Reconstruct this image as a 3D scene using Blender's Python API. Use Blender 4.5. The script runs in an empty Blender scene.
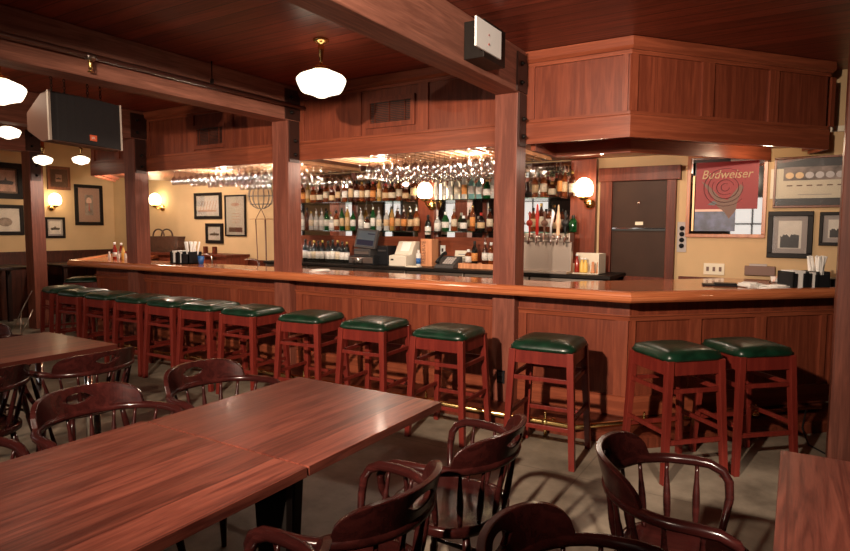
import bpy, bmesh, math, random
from mathutils import Vector, Matrix
random.seed(7)
S = bpy.context.scene
COL = S.collection
PI = math.pi

# ------------------------------------------------------------------ camera
F_PX = 604.4
pitch, yaw, roll, HC = math.radians(4.51), math.radians(31.52), math.radians(.265), 1.535
fw = Vector((-math.sin(yaw)*math.cos(pitch), math.cos(yaw)*math.cos(pitch), -math.sin(pitch)))
r0 = Vector((math.cos(yaw), math.sin(yaw), 0)); u0 = r0.cross(fw)
rt = r0*math.cos(roll)+u0*math.sin(roll); up = -r0*math.sin(roll)+u0*math.cos(roll)
CAM = Vector((0, 0, HC))
cd = bpy.data.cameras.new('camera'); co = bpy.data.objects.new('camera', cd); COL.objects.link(co)
cd.sensor_width = 36; cd.lens = F_PX/850*36; cd.clip_start = .05; cd.clip_end = 100
m = Matrix.Identity(4)
for i in range(3):
    m[i][0] = rt[i]; m[i][1] = up[i]; m[i][2] = -fw[i]; m[i][3] = CAM[i]
co.matrix_world = m
S.camera = co

def ray(px, py): return fw + rt*((px-425)/F_PX) - up*((py-275.5)/F_PX)
def onZ(px, py, z): d = ray(px, py); return CAM + d*((z-HC)/d.z)
def onY(px, py, y): d = ray(px, py); return CAM + d*(y/d.y)
def onX(px, py, x): d = ray(px, py); return CAM + d*(x/d.x)

# ------------------------------------------------------------------ materials
MATS = {}
def base_mat(name):
    m = bpy.data.materials.new(name); m.use_nodes = True
    nt = m.node_tree; b = nt.nodes['Principled BSDF']
    MATS[name] = m
    return m, nt, b
def plain(name, col, rough=.5, metal=0, coat=0, emit=None, es=0, trans=0, ior=1.45, noise=0, nscale=20, bump=0):
    m, nt, b = base_mat(name)
    b.inputs['Base Color'].default_value = (*col, 1); b.inputs['Roughness'].default_value = rough
    b.inputs['Metallic'].default_value = metal; b.inputs['Coat Weight'].default_value = coat
    b.inputs['Coat Roughness'].default_value = .08
    b.inputs['Transmission Weight'].default_value = trans; b.inputs['IOR'].default_value = ior
    if emit: b.inputs['Emission Color'].default_value = (*emit, 1); b.inputs['Emission Strength'].default_value = es
    if noise or bump:
        tc = nt.nodes.new('ShaderNodeTexCoord'); n = nt.nodes.new('ShaderNodeTexNoise')
        n.inputs['Scale'].default_value = nscale; n.inputs['Detail'].default_value = 5
        nt.links.new(tc.outputs['Object'], n.inputs['Vector'])
        if noise:
            r = nt.nodes.new('ShaderNodeValToRGB')
            r.color_ramp.elements[0].position = .3; r.color_ramp.elements[1].position = .7
            r.color_ramp.elements[0].color = (*[c*(1-noise) for c in col], 1)
            r.color_ramp.elements[1].color = (*[min(1, c*(1+noise)) for c in col], 1)
            nt.links.new(n.outputs['Fac'], r.inputs['Fac']); nt.links.new(r.outputs['Color'], b.inputs['Base Color'])
        if bump:
            bp = nt.nodes.new('ShaderNodeBump'); bp.inputs['Strength'].default_value = bump; bp.inputs['Distance'].default_value = .01
            nt.links.new(n.outputs['Fac'], bp.inputs['Height']); nt.links.new(bp.outputs['Normal'], b.inputs['Normal'])
    return m
def wood(name, dark, light, grain='Z', rough=.35, scale=1.0, coat=0.0, planks=None, plank_axis='Y', groove=.9, contrast=1.0, spec=.35):
    m, nt, b = base_mat(name)
    N, L = nt.nodes.new, nt.links.new
    tc = N('ShaderNodeTexCoord'); mp = N('ShaderNodeMapping')
    s = {'X': (.9, 14, 14), 'Y': (14, .9, 14), 'Z': (14, 14, .9), 'H': (.8, .8, 16)}[grain]
    mp.inputs['Scale'].default_value = [q*scale for q in s]
    L(tc.outputs['Object'], mp.inputs['Vector'])
    vec = mp.outputs['Vector']
    if planks:
        sx = N('ShaderNodeSeparateXYZ'); L(tc.outputs['Object'], sx.inputs[0])
        dv = N('ShaderNodeMath'); dv.operation = 'DIVIDE'; dv.inputs[1].default_value = planks
        L(sx.outputs[plank_axis], dv.inputs[0])
        fl = N('ShaderNodeMath'); fl.operation = 'FLOOR'; L(dv.outputs[0], fl.inputs[0])
        fr = N('ShaderNodeMath'); fr.operation = 'FRACT'; L(dv.outputs[0], fr.inputs[0])
        wn = N('ShaderNodeTexWhiteNoise'); wn.noise_dimensions = '1D'; L(fl.outputs[0], wn.inputs['W'])
        ad = N('ShaderNodeVectorMath'); ad.operation = 'ADD'
        sc = N('ShaderNodeVectorMath'); sc.operation = 'SCALE'; sc.inputs['Scale'].default_value = 30
        L(wn.outputs['Color'], sc.inputs[0]); L(vec, ad.inputs[0]); L(sc.outputs[0], ad.inputs[1]); vec = ad.outputs[0]
    n1 = N('ShaderNodeTexNoise'); n1.inputs['Scale'].default_value = 1.6; n1.inputs['Detail'].default_value = 6
    n1.inputs['Distortion'].default_value = 1.2; L(vec, n1.inputs['Vector'])
    n2 = N('ShaderNodeTexNoise'); n2.inputs['Scale'].default_value = 9; n2.inputs['Detail'].default_value = 3; L(vec, n2.inputs['Vector'])
    mx = N('ShaderNodeMath'); mx.operation = 'MULTIPLY_ADD'; mx.inputs[1].default_value = .35
    L(n2.outputs['Fac'], mx.inputs[0]); L(n1.outputs['Fac'], mx.inputs[2])
    r = N('ShaderNodeValToRGB')
    r.color_ramp.elements[0].position = .68-.18*contrast; r.color_ramp.elements[1].position = .68+.18/contrast
    r.color_ramp.elements[0].color = (*dark, 1); r.color_ramp.elements[1].color = (*light, 1)
    L(mx.outputs[0], r.inputs['Fac'])
    colout = r.outputs['Color']
    if planks:
        var = N('ShaderNodeMapRange'); var.inputs['To Min'].default_value = .72; var.inputs['To Max'].default_value = 1.2
        L(wn.outputs['Value'], var.inputs['Value'])
        hv = N('ShaderNodeVectorMath'); hv.operation = 'SCALE'; L(colout, hv.inputs[0]); L(var.outputs[0], hv.inputs['Scale'])
        gt = N('ShaderNodeMath'); gt.operation = 'LESS_THAN'; gt.inputs[1].default_value = .05 if planks < .3 else .012; L(fr.outputs[0], gt.inputs[0])
        mm = N('ShaderNodeMix'); mm.data_type = 'RGBA'; mm.inputs['B'].default_value = (*[c*(1-groove) for c in dark], 1)
        L(gt.outputs[0], mm.inputs['Factor']); L(hv.outputs[0], mm.inputs['A']); colout = mm.outputs['Result']
    L(colout, b.inputs['Base Color'])
    b.inputs['Roughness'].default_value = rough; b.inputs['Coat Weight'].default_value = coat; b.inputs['Coat Roughness'].default_value = .12; b.inputs['Specular IOR Level'].default_value = spec
    bp = N('ShaderNodeBump'); bp.inputs['Strength'].default_value = .12; bp.inputs['Distance'].default_value = .003
    L(mx.outputs[0], bp.inputs['Height']); L(bp.outputs['Normal'], b.inputs['Normal'])
    return m

wood('panel_wood', (.145, .032, .016), (.265, .063, .030), 'Z', .34, contrast=.6)
wood('stile_wood', (.18, .041, .020), (.30, .074, .035), 'Z', .34, contrast=.6)
wood('rail_wood', (.20, .047, .022), (.335, .086, .040), 'H', .32, contrast=.6)
wood('post_wood', (.15, .044, .028), (.29, .09, .056), 'Z', .42, contrast=.65)
wood('beam_wood', (.19, .072, .048), (.36, .145, .098), 'Y', .48, contrast=.7)
wood('ceiling_wood', (.17, .034, .019), (.34, .072, .040), 'X', .36, planks=.145, plank_axis='Y', contrast=.7)
wood('bar_wood', (.34, .085, .03), (.56, .17, .065), 'X', .16, coat=.5, scale=.8)
wood('bar_nose_wood', (.42, .115, .043), (.64, .21, .085), 'H', .25, coat=.4, scale=.8, contrast=.7)
wood('table_wood', (.074, .016, .011), (.19, .052, .034), 'Y', .36, coat=.04, planks=.145, plank_axis='X', groove=.08, contrast=1.0, spec=.28, scale=1.5)
wood('stool_wood', (.125, .014, .010), (.21, .027, .017), 'Z', .34, coat=.1, contrast=.5, spec=.3)
wood('chair_wood', (.022, .0045, .004), (.048, .0095, .008), 'X', .22, coat=.06, contrast=.6, spec=.3)
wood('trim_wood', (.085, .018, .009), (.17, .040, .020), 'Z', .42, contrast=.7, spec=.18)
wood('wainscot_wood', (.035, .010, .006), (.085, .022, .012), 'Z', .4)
wood('dark_furniture_wood', (.012, .005, .004), (.035, .013, .009), 'Z', .4)
wood('crate_wood', (.50, .20, .09), (.70, .33, .17), 'Z', .6)
wood('frame_brown', (.12, .04, .02), (.22, .08, .04), 'Z', .35)
wood('frame_gold_wood', (.36, .12, .05), (.55, .22, .10), 'Z', .3)
plain('frame_black', (.012, .009, .008), .4)
plain('yellow_plaster', (.60, .41, .22), .75, noise=.06, nscale=3)
plain('green_leather', (.005, .026, .013), .34, noise=.4, nscale=14, bump=.2, coat=.05)
plain('brass', (.80, .55, .22), .2, metal=1)
plain('steel', (.42, .35, .30), .34, metal=1)
plain('chrome', (.85, .85, .87), .08, metal=1)
plain('black_steel', (.02, .016, .014), .45, metal=.5)
plain('plate_brown', (.045, .017, .012), .5, metal=.2)
plain('black_plastic', (.015, .015, .017), .35)
plain('grey_plastic', (.055, .05, .05), .45)
plain('beige_plastic', (.66, .60, .50), .45)
plain('white_paint', (.85, .84, .82), .45)
plain('white_paper', (.85, .82, .78), .8)
plain('ivory', (.75, .66, .50), .4)
plain('pipe_paint', (.09, .035, .025), .3, coat=.3)
plain('speaker_case', (.17, .085, .06), .5)
plain('speaker_grille', (.022, .019, .020), .7, noise=.4, nscale=250)
plain('speaker_edge', (.62, .52, .44), .4)
plain('orange_red', (.85, .14, .05), .5)
plain('globe_opal', (.95, .9, .8), .2, emit=(1, .84, .62), es=3.4)
plain('sconce_opal', (.95, .9, .8), .2, emit=(1, .76, .45), es=14)
plain('fridge_dark', (.045, .022, .014), .5, coat=0, noise=.15, nscale=4)
plain('screen_dark', (.03, .035, .04), .2, emit=(.25, .27, .28), es=.25)
plain('screen_bar', (.02, .02, .03), .15, emit=(.02, .02, .06), es=.2)
plain('rubber_black', (.01, .01, .01), .5)
plain('basket_weave', (.075, .035, .02), .6, noise=.7, nscale=60, bump=.8)
plain('blue_ceramic', (.02, .10, .32), .2, coat=.5)
plain('mat_grey', (.45, .40, .38), .8)
plain('mat_cream', (.75, .68, .55), .8)
plain('mat_rose', (.40, .22, .17), .8)
plain('photo_dark', (.03, .025, .025), .4)
plain('photo_mid', (.25, .20, .18), .5, noise=.7, nscale=9)
plain('photo_sepia', (.62, .36, .26), .5, noise=.4, nscale=6)
plain('photo_pale', (.80, .74, .66), .5, noise=.12, nscale=7)
plain('lamp_pink', (.80, .50, .40), .5)
plain('sea_blue', (.06, .07, .14), .4, noise=.6, nscale=14)
plain('rose_red', (.24, .006, .008), .5)
plain('rose_dark', (.07, .003, .005), .5)
plain('gold_ink', (.42, .27, .13), .5)
plain('dull_brown', (.15, .07, .045), .5)
plain('red_plastic', (.55, .03, .02), .3)
plain('sauce_red', (.30, .02, .01), .2, coat=.5)
plain('mustard', (.75, .50, .12), .3)
plain('tan_wood', (.70, .45, .28), .5)
plain('silver_handle', (.75, .74, .76), .3, metal=.3)
plain('green_glass_dark', (.02, .12, .03), .12)
plain('copper_wire', (.50, .30, .16), .4, metal=.5)
plain('smoke_wire', (.10, .09, .09), .4)
plain('vent_dark', (.012, .010, .009), .5)
plain('mirror', (.80, .76, .72), .02, metal=1)
plain('daylight_pane', (.9, .9, .9), .3, emit=(1, .96, .92), es=1.15)
plain('mullion', (.03, .015, .01), .5)
plain('rack_slat', (.48, .24, .12), .5, noise=.2, nscale=8)
plain('egg_tan', (.80, .55, .30), .4)
plain('egg_grey', (.60, .55, .55), .4)

def glass(name, col, rough=.0, mixw=0.12):
    # thin-walled looking glass: mostly clear with a crisp reflection
    m = bpy.data.materials.new(name); m.use_nodes = True; nt = m.node_tree; nt.nodes.clear()
    N, L = nt.nodes.new, nt.links.new
    o = N('ShaderNodeOutputMaterial'); t = N('ShaderNodeBsdfTransparent'); g = N('ShaderNodeBsdfGlossy')
    t.inputs[0].default_value = (*col, 1); g.inputs['Roughness'].default_value = .05 + rough
    lw = N('ShaderNodeLayerWeight'); lw.inputs['Blend'].default_value = .35
    ma = N('ShaderNodeMath'); ma.operation = 'MULTIPLY_ADD'; ma.inputs[1].default_value = .85; ma.inputs[2].default_value = mixw; ma.use_clamp = True
    mx = N('ShaderNodeMixShader'); L(lw.outputs['Facing'], ma.inputs[0]); L(ma.outputs[0], mx.inputs[0])
    L(t.outputs[0], mx.inputs[1]); L(g.outputs[0], mx.inputs[2]); L(mx.outputs[0], o.inputs[0])
    MATS[name] = m
glass('stem_glass', (.93, .92, .92), .04, .20)
glass('shelf_glass', (.55, .75, .66), .0, .10)
glass('picture_glass', (.97, .97, .97), .0, .05)

for nm in ('fridge_dark', 'frame_black', 'black_plastic', 'black_steel', 'grey_plastic'): MATS[nm].node_tree.nodes['Principled BSDF'].inputs['Specular IOR Level'].default_value = .15
# floor concrete
m, nt, b = base_mat('concrete')
N, L = nt.nodes.new, nt.links.new
tc = N('ShaderNodeTexCoord'); n1 = N('ShaderNodeTexNoise'); n1.inputs['Scale'].default_value = 2.2; n1.inputs['Detail'].default_value = 9; n1.inputs['Roughness'].default_value = .65
L(tc.outputs['Object'], n1.inputs['Vector'])
r = N('ShaderNodeValToRGB'); r.color_ramp.elements[0].position = .32; r.color_ramp.elements[1].position = .7
r.color_ramp.elements[0].color = (.12, .096, .070, 1); r.color_ramp.elements[1].color = (.34, .28, .21, 1)
L(n1.outputs['Fac'], r.inputs['Fac'])
sx = N('ShaderNodeSeparateXYZ'); L(tc.outputs['Object'], sx.inputs[0])
def joint(axis, pitch_, off):
    a = N('ShaderNodeMath'); a.operation = 'MULTIPLY_ADD'; a.inputs[1].default_value = 1/pitch_; a.inputs[2].default_value = off; L(sx.outputs[axis], a.inputs[0])
    f_ = N('ShaderNodeMath'); f_.operation = 'FRACT'; L(a.outputs[0], f_.inputs[0])
    l_ = N('ShaderNodeMath'); l_.operation = 'LESS_THAN'; l_.inputs[1].default_value = .008/pitch_; L(f_.outputs[0], l_.inputs[0]); return l_
j1 = joint('X', 2.6, .42); j2 = joint('Y', 2.6, .62)
jm = N('ShaderNodeMath'); jm.operation = 'MAXIMUM'; L(j1.outputs[0], jm.inputs[0]); L(j2.outputs[0], jm.inputs[1])
jf = N('ShaderNodeMath'); jf.operation = 'MULTIPLY'; jf.inputs[1].default_value = .45; L(jm.outputs[0], jf.inputs[0])
mm = N('ShaderNodeMix'); mm.data_type = 'RGBA'; mm.inputs['B'].default_value = (.05, .04, .03, 1)
L(jf.outputs[0], mm.inputs['Factor']); L(r.outputs['Color'], mm.inputs['A']); L(mm.outputs['Result'], b.inputs['Base Color'])
b.inputs['Roughness'].default_value = .55
bp = N('ShaderNodeBump'); bp.inputs['Strength'].default_value = .15; bp.inputs['Distance'].default_value = .01; L(n1.outputs['Fac'], bp.inputs['Height']); L(bp.outputs['Normal'], b.inputs['Normal'])

def liquor(name, col, rough=.08):
    m, nt, b = base_mat(name)
    b.inputs['Base Color'].default_value = (*col, 1); b.inputs['Roughness'].default_value = rough
    b.inputs['Transmission Weight'].default_value = .55; b.inputs['IOR'].default_value = 1.3; b.inputs['Coat Weight'].default_value = .5
liquor('amber_glass', (.28, .07, .018)); liquor('brown_glass', (.09, .022, .009)); liquor('clear_glass_bottle', (.72, .72, .70))
liquor('green_bottle', (.012, .12, .03)); liquor('black_bottle', (.012, .012, .010)); liquor('teal_bottle', (.25, .50, .52)); liquor('gold_bottle', (.60, .36, .10))
LAB = {'tan': (.66, .46, .26), 'white': (.80, .77, .72), 'cream': (.74, .64, .48), 'orange': (.75, .30, .08), 'black': (.02, .02, .02), 'red': (.5, .04, .03)}
for k, v in LAB.items(): plain('label_'+k, tuple(q*.8 for q in v), .6, noise=.25, nscale=70)
CAPC = {'black': (.015, .015, .015), 'red': (.45, .03, .02), 'gold': (.55, .38, .12), 'white': (.8, .8, .8), 'chrome': (.8, .8, .8)}
for k, v in CAPC.items(): plain('cap_'+k, v, .3, metal=1 if k in ('chrome', 'gold') else 0)

# ------------------------------------------------------------------ mesh helpers
OFF = {}
class MB:
    def __init__(s): s.bm = bmesh.new()
    def box(s, x0, x1, y0, y1, z0, z1, M=None):
        v = [Vector((x, y, z)) for x in (x0, x1) for y in (y0, y1) for z in (z0, z1)]
        if M: v = [M @ q for q in v]
        b = [s.bm.verts.new(q) for q in v]
        for f in ((0,1,3,2), (4,6,7,5), (0,4,5,1), (2,3,7,6), (0,2,6,4), (1,5,7,3)): s.bm.faces.new([b[i] for i in f])
        return s
    def taper(s, c0, w0, d0, c1, w1, d1):
        # box whose bottom rectangle (c0) and top rectangle (c1) differ
        b = []
        for c, w, d in ((c0, w0, d0), (c1, w1, d1)):
            for sx_, sy_ in ((-1,-1), (1,-1), (1,1), (-1,1)): b.append(s.bm.verts.new((c[0]+sx_*w/2, c[1]+sy_*d/2, c[2])))
        for f in ((3,2,1,0), (4,5,6,7), (0,1,5,4), (1,2,6,5), (2,3,7,6), (3,0,4,7)): s.bm.faces.new([b[i] for i in f])
        return s
    def prism(s, pts, z0, z1, M=None):
        n = len(pts)
        lo = [Vector((p[0], p[1], z0)) for p in pts]; hi = [Vector((p[0], p[1], z1)) for p in pts]
        if M: lo = [M @ q for q in lo]; hi = [M @ q for q in hi]
        a = [s.bm.verts.new(q) for q in lo]; b = [s.bm.verts.new(q) for q in hi]
        s.bm.faces.new(a[::-1]); s.bm.faces.new(b)
        for i in range(n): s.bm.faces.new([a[i], a[(i+1) % n], b[(i+1) % n], b[i]])
        return s
    def lathe(s, prof, c=(0,0,0), seg=20, M=None, sy=1.0):
        rings = []
        c = Vector(c)
        for (r_, z) in prof:
            if r_ < 1e-5:
                p = c+Vector((0, 0, z)); rings.append([s.bm.verts.new(M @ p if M else p)])
            else:
                ring = []
                for i in range(seg):
                    a = 2*PI*i/seg; p = c+Vector((r_*math.cos(a), r_*math.sin(a)*sy, z)); ring.append(s.bm.verts.new(M @ p if M else p))
                rings.append(ring)
        for A, B in zip(rings[:-1], rings[1:]):
            for i in range(seg):
                j = (i+1) % seg
                if len(A) == 1 and len(B) == 1: continue
                if len(A) == 1: fs = [A[0], B[j], B[i]]
                elif len(B) == 1: fs = [A[i], A[j], B[0]]
                else: fs = [A[i], A[j], B[j], B[i]]
                f = s.bm.faces.new(fs); f.smooth = True
        for R_ in (rings[0], rings[-1]):
            if len(R_) > 1: s.bm.faces.new(R_)
        return s
    def tube(s, path, rad, seg=10, closed=False, flat=1.0):
        path = [Vector(p) for p in path]; n = len(path); rings = []
        rads = rad if isinstance(rad, (list, tuple)) else [rad]*n
        prev = None
        for i, p in enumerate(path):
            if closed: t = path[(i+1) % n]-path[i-1]
            else: t = path[min(i+1, n-1)]-path[max(i-1, 0)]
            t.normalize()
            ref = prev if prev is not None else (Vector((0,0,1)) if abs(t.z) < .9 else Vector((1,0,0)))
            a = (ref - t*ref.dot(t)).normalized(); b = t.cross(a); prev = a
            rings.append([s.bm.verts.new(p + (a*math.cos(2*PI*k/seg)*flat + b*math.sin(2*PI*k/seg))*rads[i]) for k in range(seg)])
        rng = range(n) if closed else range(n-1)
        for i in rng:
            A, B = rings[i], rings[(i+1) % n]
            for k in range(seg):
                f = s.bm.faces.new([A[k], A[(k+1) % seg], B[(k+1) % seg], B[k]]); f.smooth = True
        if not closed: s.bm.faces.new(rings[0][::-1]); s.bm.faces.new(rings[-1])
        return s
    def sphere(s, c, r_, sx_=1, sy_=1, sz_=1, seg=14):
        M = Matrix.Translation(Vector(c)) @ Matrix.Diagonal((sx_, sy_, sz_, 1))
        g = bmesh.ops.create_uvsphere(s.bm, u_segments=seg, v_segments=max(6, seg//2+1), radius=r_, matrix=M)
        for v in g['verts']:
            for f in v.link_faces: f.smooth = True
        return s
    def sweep(s, section, path, closed_sec=True):
        # section: (offset outwards, z); path: 2-D points; outwards is to the right-hand side of travel
        P_ = [Vector((p[0], p[1])) for p in path]; n = len(P_); rings = []
        for i, p in enumerate(P_):
            d0 = (P_[i]-P_[i-1]).normalized() if i > 0 else (P_[1]-P_[0]).normalized()
            d1 = (P_[i+1]-P_[i]).normalized() if i < n-1 else d0
            n0 = Vector((d0.y, -d0.x)); n1 = Vector((d1.y, -d1.x)); mi = (n0+n1).normalized(); k = 1/max(.3, mi.dot(n0))
            rings.append([s.bm.verts.new((p.x+mi.x*k*o, p.y+mi.y*k*o, z)) for (o, z) in section])
        ns = len(section)
        for A, B in zip(rings[:-1], rings[1:]):
            for k in range(ns): s.bm.faces.new([A[k], A[(k+1) % ns], B[(k+1) % ns], B[k]])
        s.bm.faces.new(rings[0][::-1]); s.bm.faces.new(rings[-1])
        return s
    def build(s, name, mat, parent=None, bevel=0, subsurf=0, smooth=False):
        bmesh.ops.recalc_face_normals(s.bm, faces=s.bm.faces[:])
        if parent is not None and parent.name in OFF:
            o_ = OFF[parent.name]
            for v in s.bm.verts: v.co -= o_
        if smooth:
            for f in s.bm.faces: f.smooth = True
        me = bpy.data.meshes.new(name); s.bm.to_mesh(me); s.bm.free()
        me.materials.append(MATS[mat])
        o = bpy.data.objects.new(name, me); COL.objects.link(o)
        if parent is not None: o.parent = parent
        if parent is not None and parent.name in OFF: OFF[o.name] = OFF[parent.name]
        if bevel:
            md = o.modifiers.new('bevel', 'BEVEL'); md.width = bevel; md.segments = 2; md.limit_method = 'ANGLE'
        if subsurf:
            md = o.modifiers.new('sub', 'SUBSURF'); md.levels = subsurf; md.render_levels = subsurf
        return o

def tag(o, label, cat, group=None, kind=None):
    if label: o['label'] = label
    if cat: o['category'] = cat
    if group: o['group'] = group
    if kind: o['kind'] = kind
    return o
def thing(name, label, cat, loc=(0,0,0), group=None, rz=0, world=True):
    """Empty at the base of a thing; with world=True its parts are written in world coordinates."""
    o = bpy.data.objects.new(name, None); COL.objects.link(o); o.empty_display_size = .05
    o.location = loc; o.rotation_euler.z = rz
    if world: OFF[o.name] = Vector(loc)
    return tag(o, label, cat, group)
def struct(name, mb, mat, parent=None, **k):
    o = mb.build(name, mat, parent, **k)
    if parent is None: o['kind'] = 'structure'
    return o
def copy_tree(o, parent=None):
    c = o.copy(); COL.objects.link(c)
    if parent is not None: c.parent = parent; c.matrix_parent_inverse = o.matrix_parent_inverse
    for ch in KIDS.get(o.name, []): copy_tree(ch, c)
    return c
KIDS = {}
def index_kids():
    KIDS.clear()
    for o in bpy.data.objects:
        if o.parent: KIDS.setdefault(o.parent.name, []).append(o)
def text_mesh(name, s_, size, mat, parent, loc, rot, extr=.0008, shear=0, align='CENTER', scale=(1,1,1)):
    cu = bpy.data.curves.new('lettering', 'FONT'); cu.body = s_; cu.size = size; cu.extrude = extr; cu.shear = shear
    cu.align_x = align; cu.align_y = 'CENTER'
    t = bpy.data.objects.new('lettering', cu); COL.objects.link(t)
    dg = bpy.context.evaluated_depsgraph_get(); me = bpy.data.meshes.new_from_object(t.evaluated_get(dg))
    bpy.data.objects.remove(t)
    M = Matrix.Translation(Vector(loc)) @ rot.to_4x4() @ Matrix.Diagonal((*scale, 1))
    me.transform(M)
    if parent is not None and parent.name in OFF: me.transform(Matrix.Translation(-OFF[parent.name]))
    me.materials.clear(); me.materials.append(MATS[mat])
    o = bpy.data.objects.new(name, me); COL.objects.link(o); o.parent = parent
    return o
FACE_CAM = Matrix.Rotation(PI/2, 3, 'X')           # text standing up, readable from -Y
ORD = ['first','second','third','fourth','fifth','sixth','seventh','eighth','ninth','tenth','eleventh','twelfth','thirteenth','fourteenth','fifteenth','sixteenth','seventeenth','eighteenth','nineteenth','twentieth','twenty-first','twenty-second','twenty-third','twenty-fourth','twenty-fifth','twenty-sixth','twenty-seventh','twenty-eighth','twenty-ninth','thirtieth']

# ------------------------------------------------------------------ room shell
XL, XR, YF, YB, ZC = -11.0, 4.5, -4.5, 6.7, 2.97
struct('floor', MB().box(XL-.2, XR+.2, YF-.2, YB+.2, -.1, 0), 'concrete')
struct('ceiling', MB().box(XL-.2, XR+.2, YF-.2, YB+.2, ZC, ZC+.1), 'ceiling_wood')
struct('wall_back', MB().box(XL-.15, XR+.15, YB, YB+.15, 0, ZC), 'yellow_plaster')
struct('wall_left', MB().box(XL-.15, XL, YF, YB, 0, ZC), 'yellow_plaster')
struct('wall_right', MB().box(XR, XR+.15, YF, YB, 0, ZC), 'wainscot_wood')
struct('wall_front', MB().box(XL-.15, XR+.15, YF-.15, YF, 0, ZC), 'wainscot_wood')
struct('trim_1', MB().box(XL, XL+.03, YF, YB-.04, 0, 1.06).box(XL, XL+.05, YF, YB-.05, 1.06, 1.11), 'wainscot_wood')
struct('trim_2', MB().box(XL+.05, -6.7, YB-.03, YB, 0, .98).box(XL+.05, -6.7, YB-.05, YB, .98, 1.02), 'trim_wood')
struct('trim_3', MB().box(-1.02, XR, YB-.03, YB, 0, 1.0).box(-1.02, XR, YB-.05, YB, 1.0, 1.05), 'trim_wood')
struct('trim_4', MB().box(-1.0, XR, YB-.03, YB, 2.42, 2.47), 'ivory')
# daylight windows behind the camera, seen in the bar mirror and in the picture glass
def window(n, c, w, axis):
    cx_, cy_ = c; z0, z1 = 1.0, 2.35
    def bx(mb, a0, a1, t0, t1, za, zb):
        if axis == 'X': mb.box(cx_+a0, cx_+a1, cy_+t0, cy_+t1, za, zb)
        else: mb.box(cx_+t0, cx_+t1, cy_+a0, cy_+a1, za, zb)
    fr = MB(); h = w/2
    bx(fr, -h-.07, -h, 0, .06, z0-.07, z1+.07); bx(fr, h, h+.07, 0, .06, z0-.07, z1+.07)
    bx(fr, -h, h, 0, .06, z1, z1+.07); bx(fr, -h, h, 0, .06, z0-.07, z0)
    bx(fr, -.02, .02, 0, .05, z0, z1); bx(fr, -h, h, 0, .045, (z0+z1)/2-.02, (z0+z1)/2+.02)
    f_ = struct('window_%d' % n, fr, 'mullion')
    pn = MB(); bx(pn, -h, h, .005, .015, z0, z1); pn.build('pane', 'daylight_pane', f_)
k = 1
for x in (-9.6, -7.0, -4.4, -1.0): window(k, (x, YF), 1.0, 'X'); k += 1
for y in (-2.6, -.2, 2.0): window(k, (XL, y), .9, 'Y'); k += 1

# ------------------------------------------------------------------ posts and beams
POSTS = [(-2.15, -1.95), (-4.68, -4.46), (-7.28, -7.06), (-9.83, -9.61), (.23, .47)]
PN = ['square timber post rising in front of the bar right of the glass racks', 'square timber post standing before the bar between back-bar bottles and pictures',
      'square timber post at the left end of the bar beside the sauce bottles', 'square timber post standing free at far left before the pictures', 'dark timber post at the right edge of the room beside the straws']
BN = ['big light-brown ceiling beam carrying the white cover plate', 'dark ceiling beam with the sprinkler pipe on its side', 'dark ceiling beam behind the hanging loudspeaker', 'far left dark ceiling beam over the free-standing post', 'ceiling beam at the upper right edge']
for i, (a, b_) in enumerate(POSTS):
    y0, y1 = 4.585, 4.775
    t = thing('timber_post', PN[i], 'post', ((a+b_)/2, (y0+y1)/2, 0), 'square timber posts along the bar')
    MB().box(a, b_, y0, y1, 0, 2.62).build('shaft', 'post_wood', t, bevel=.006)
    pl = MB().box(b_, b_+.012, 4.60, 4.74, 2.20, 2.62).build('steel_plate', 'plate_brown', t)
    for z in (2.28, 2.42):
        MB().lathe([(0, 0), (.020, 0), (.020, .012), (.008, .02), (.008, .03), (0, .03)], M=Matrix.Translation((b_+.012, 4.68, z)) @ Matrix.Rotation(PI/2, 4, 'Y'), seg=8).build('bolt', 'black_steel', pl)
    bt = thing('ceiling_beam', BN[i], 'beam', ((a+b_)/2, 0, 2.62), 'timber ceiling beams')
    MB().box(a, b_, YF+.01, 4.775, 2.62, ZC-.001).build('timber', 'beam_wood', bt, bevel=.006)
    pl = MB().box(b_, b_+.012, 4.55, 4.76, 2.63, 2.93).build('steel_plate', 'plate_brown', bt)
    for z in (2.70, 2.85):
        MB().lathe([(0, 0), (.020, 0), (.020, .012), (.008, .02), (.008, .03), (0, .03)], M=Matrix.Translation((b_+.012, 4.63, z)) @ Matrix.Rotation(PI/2, 4, 'Y'), seg=8).build('bolt', 'black_steel', pl)
# outlet on the foot of the first post
t = thing('wall_outlet', 'dark outlet plate low on the post behind the stools', 'outlet', (-2.06, 4.58, .3)); 
MB().box(-2.095, -2.025, 4.575, 4.584, .24, .35).build('plate', 'black_plastic', t, bevel=.002)
MB().box(-2.08, -2.04, 4.571, 4.575, .30, .335).box(-2.08, -2.04, 4.571, 4.575, .255, .29).build('socket', 'grey_plastic', t)

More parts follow.
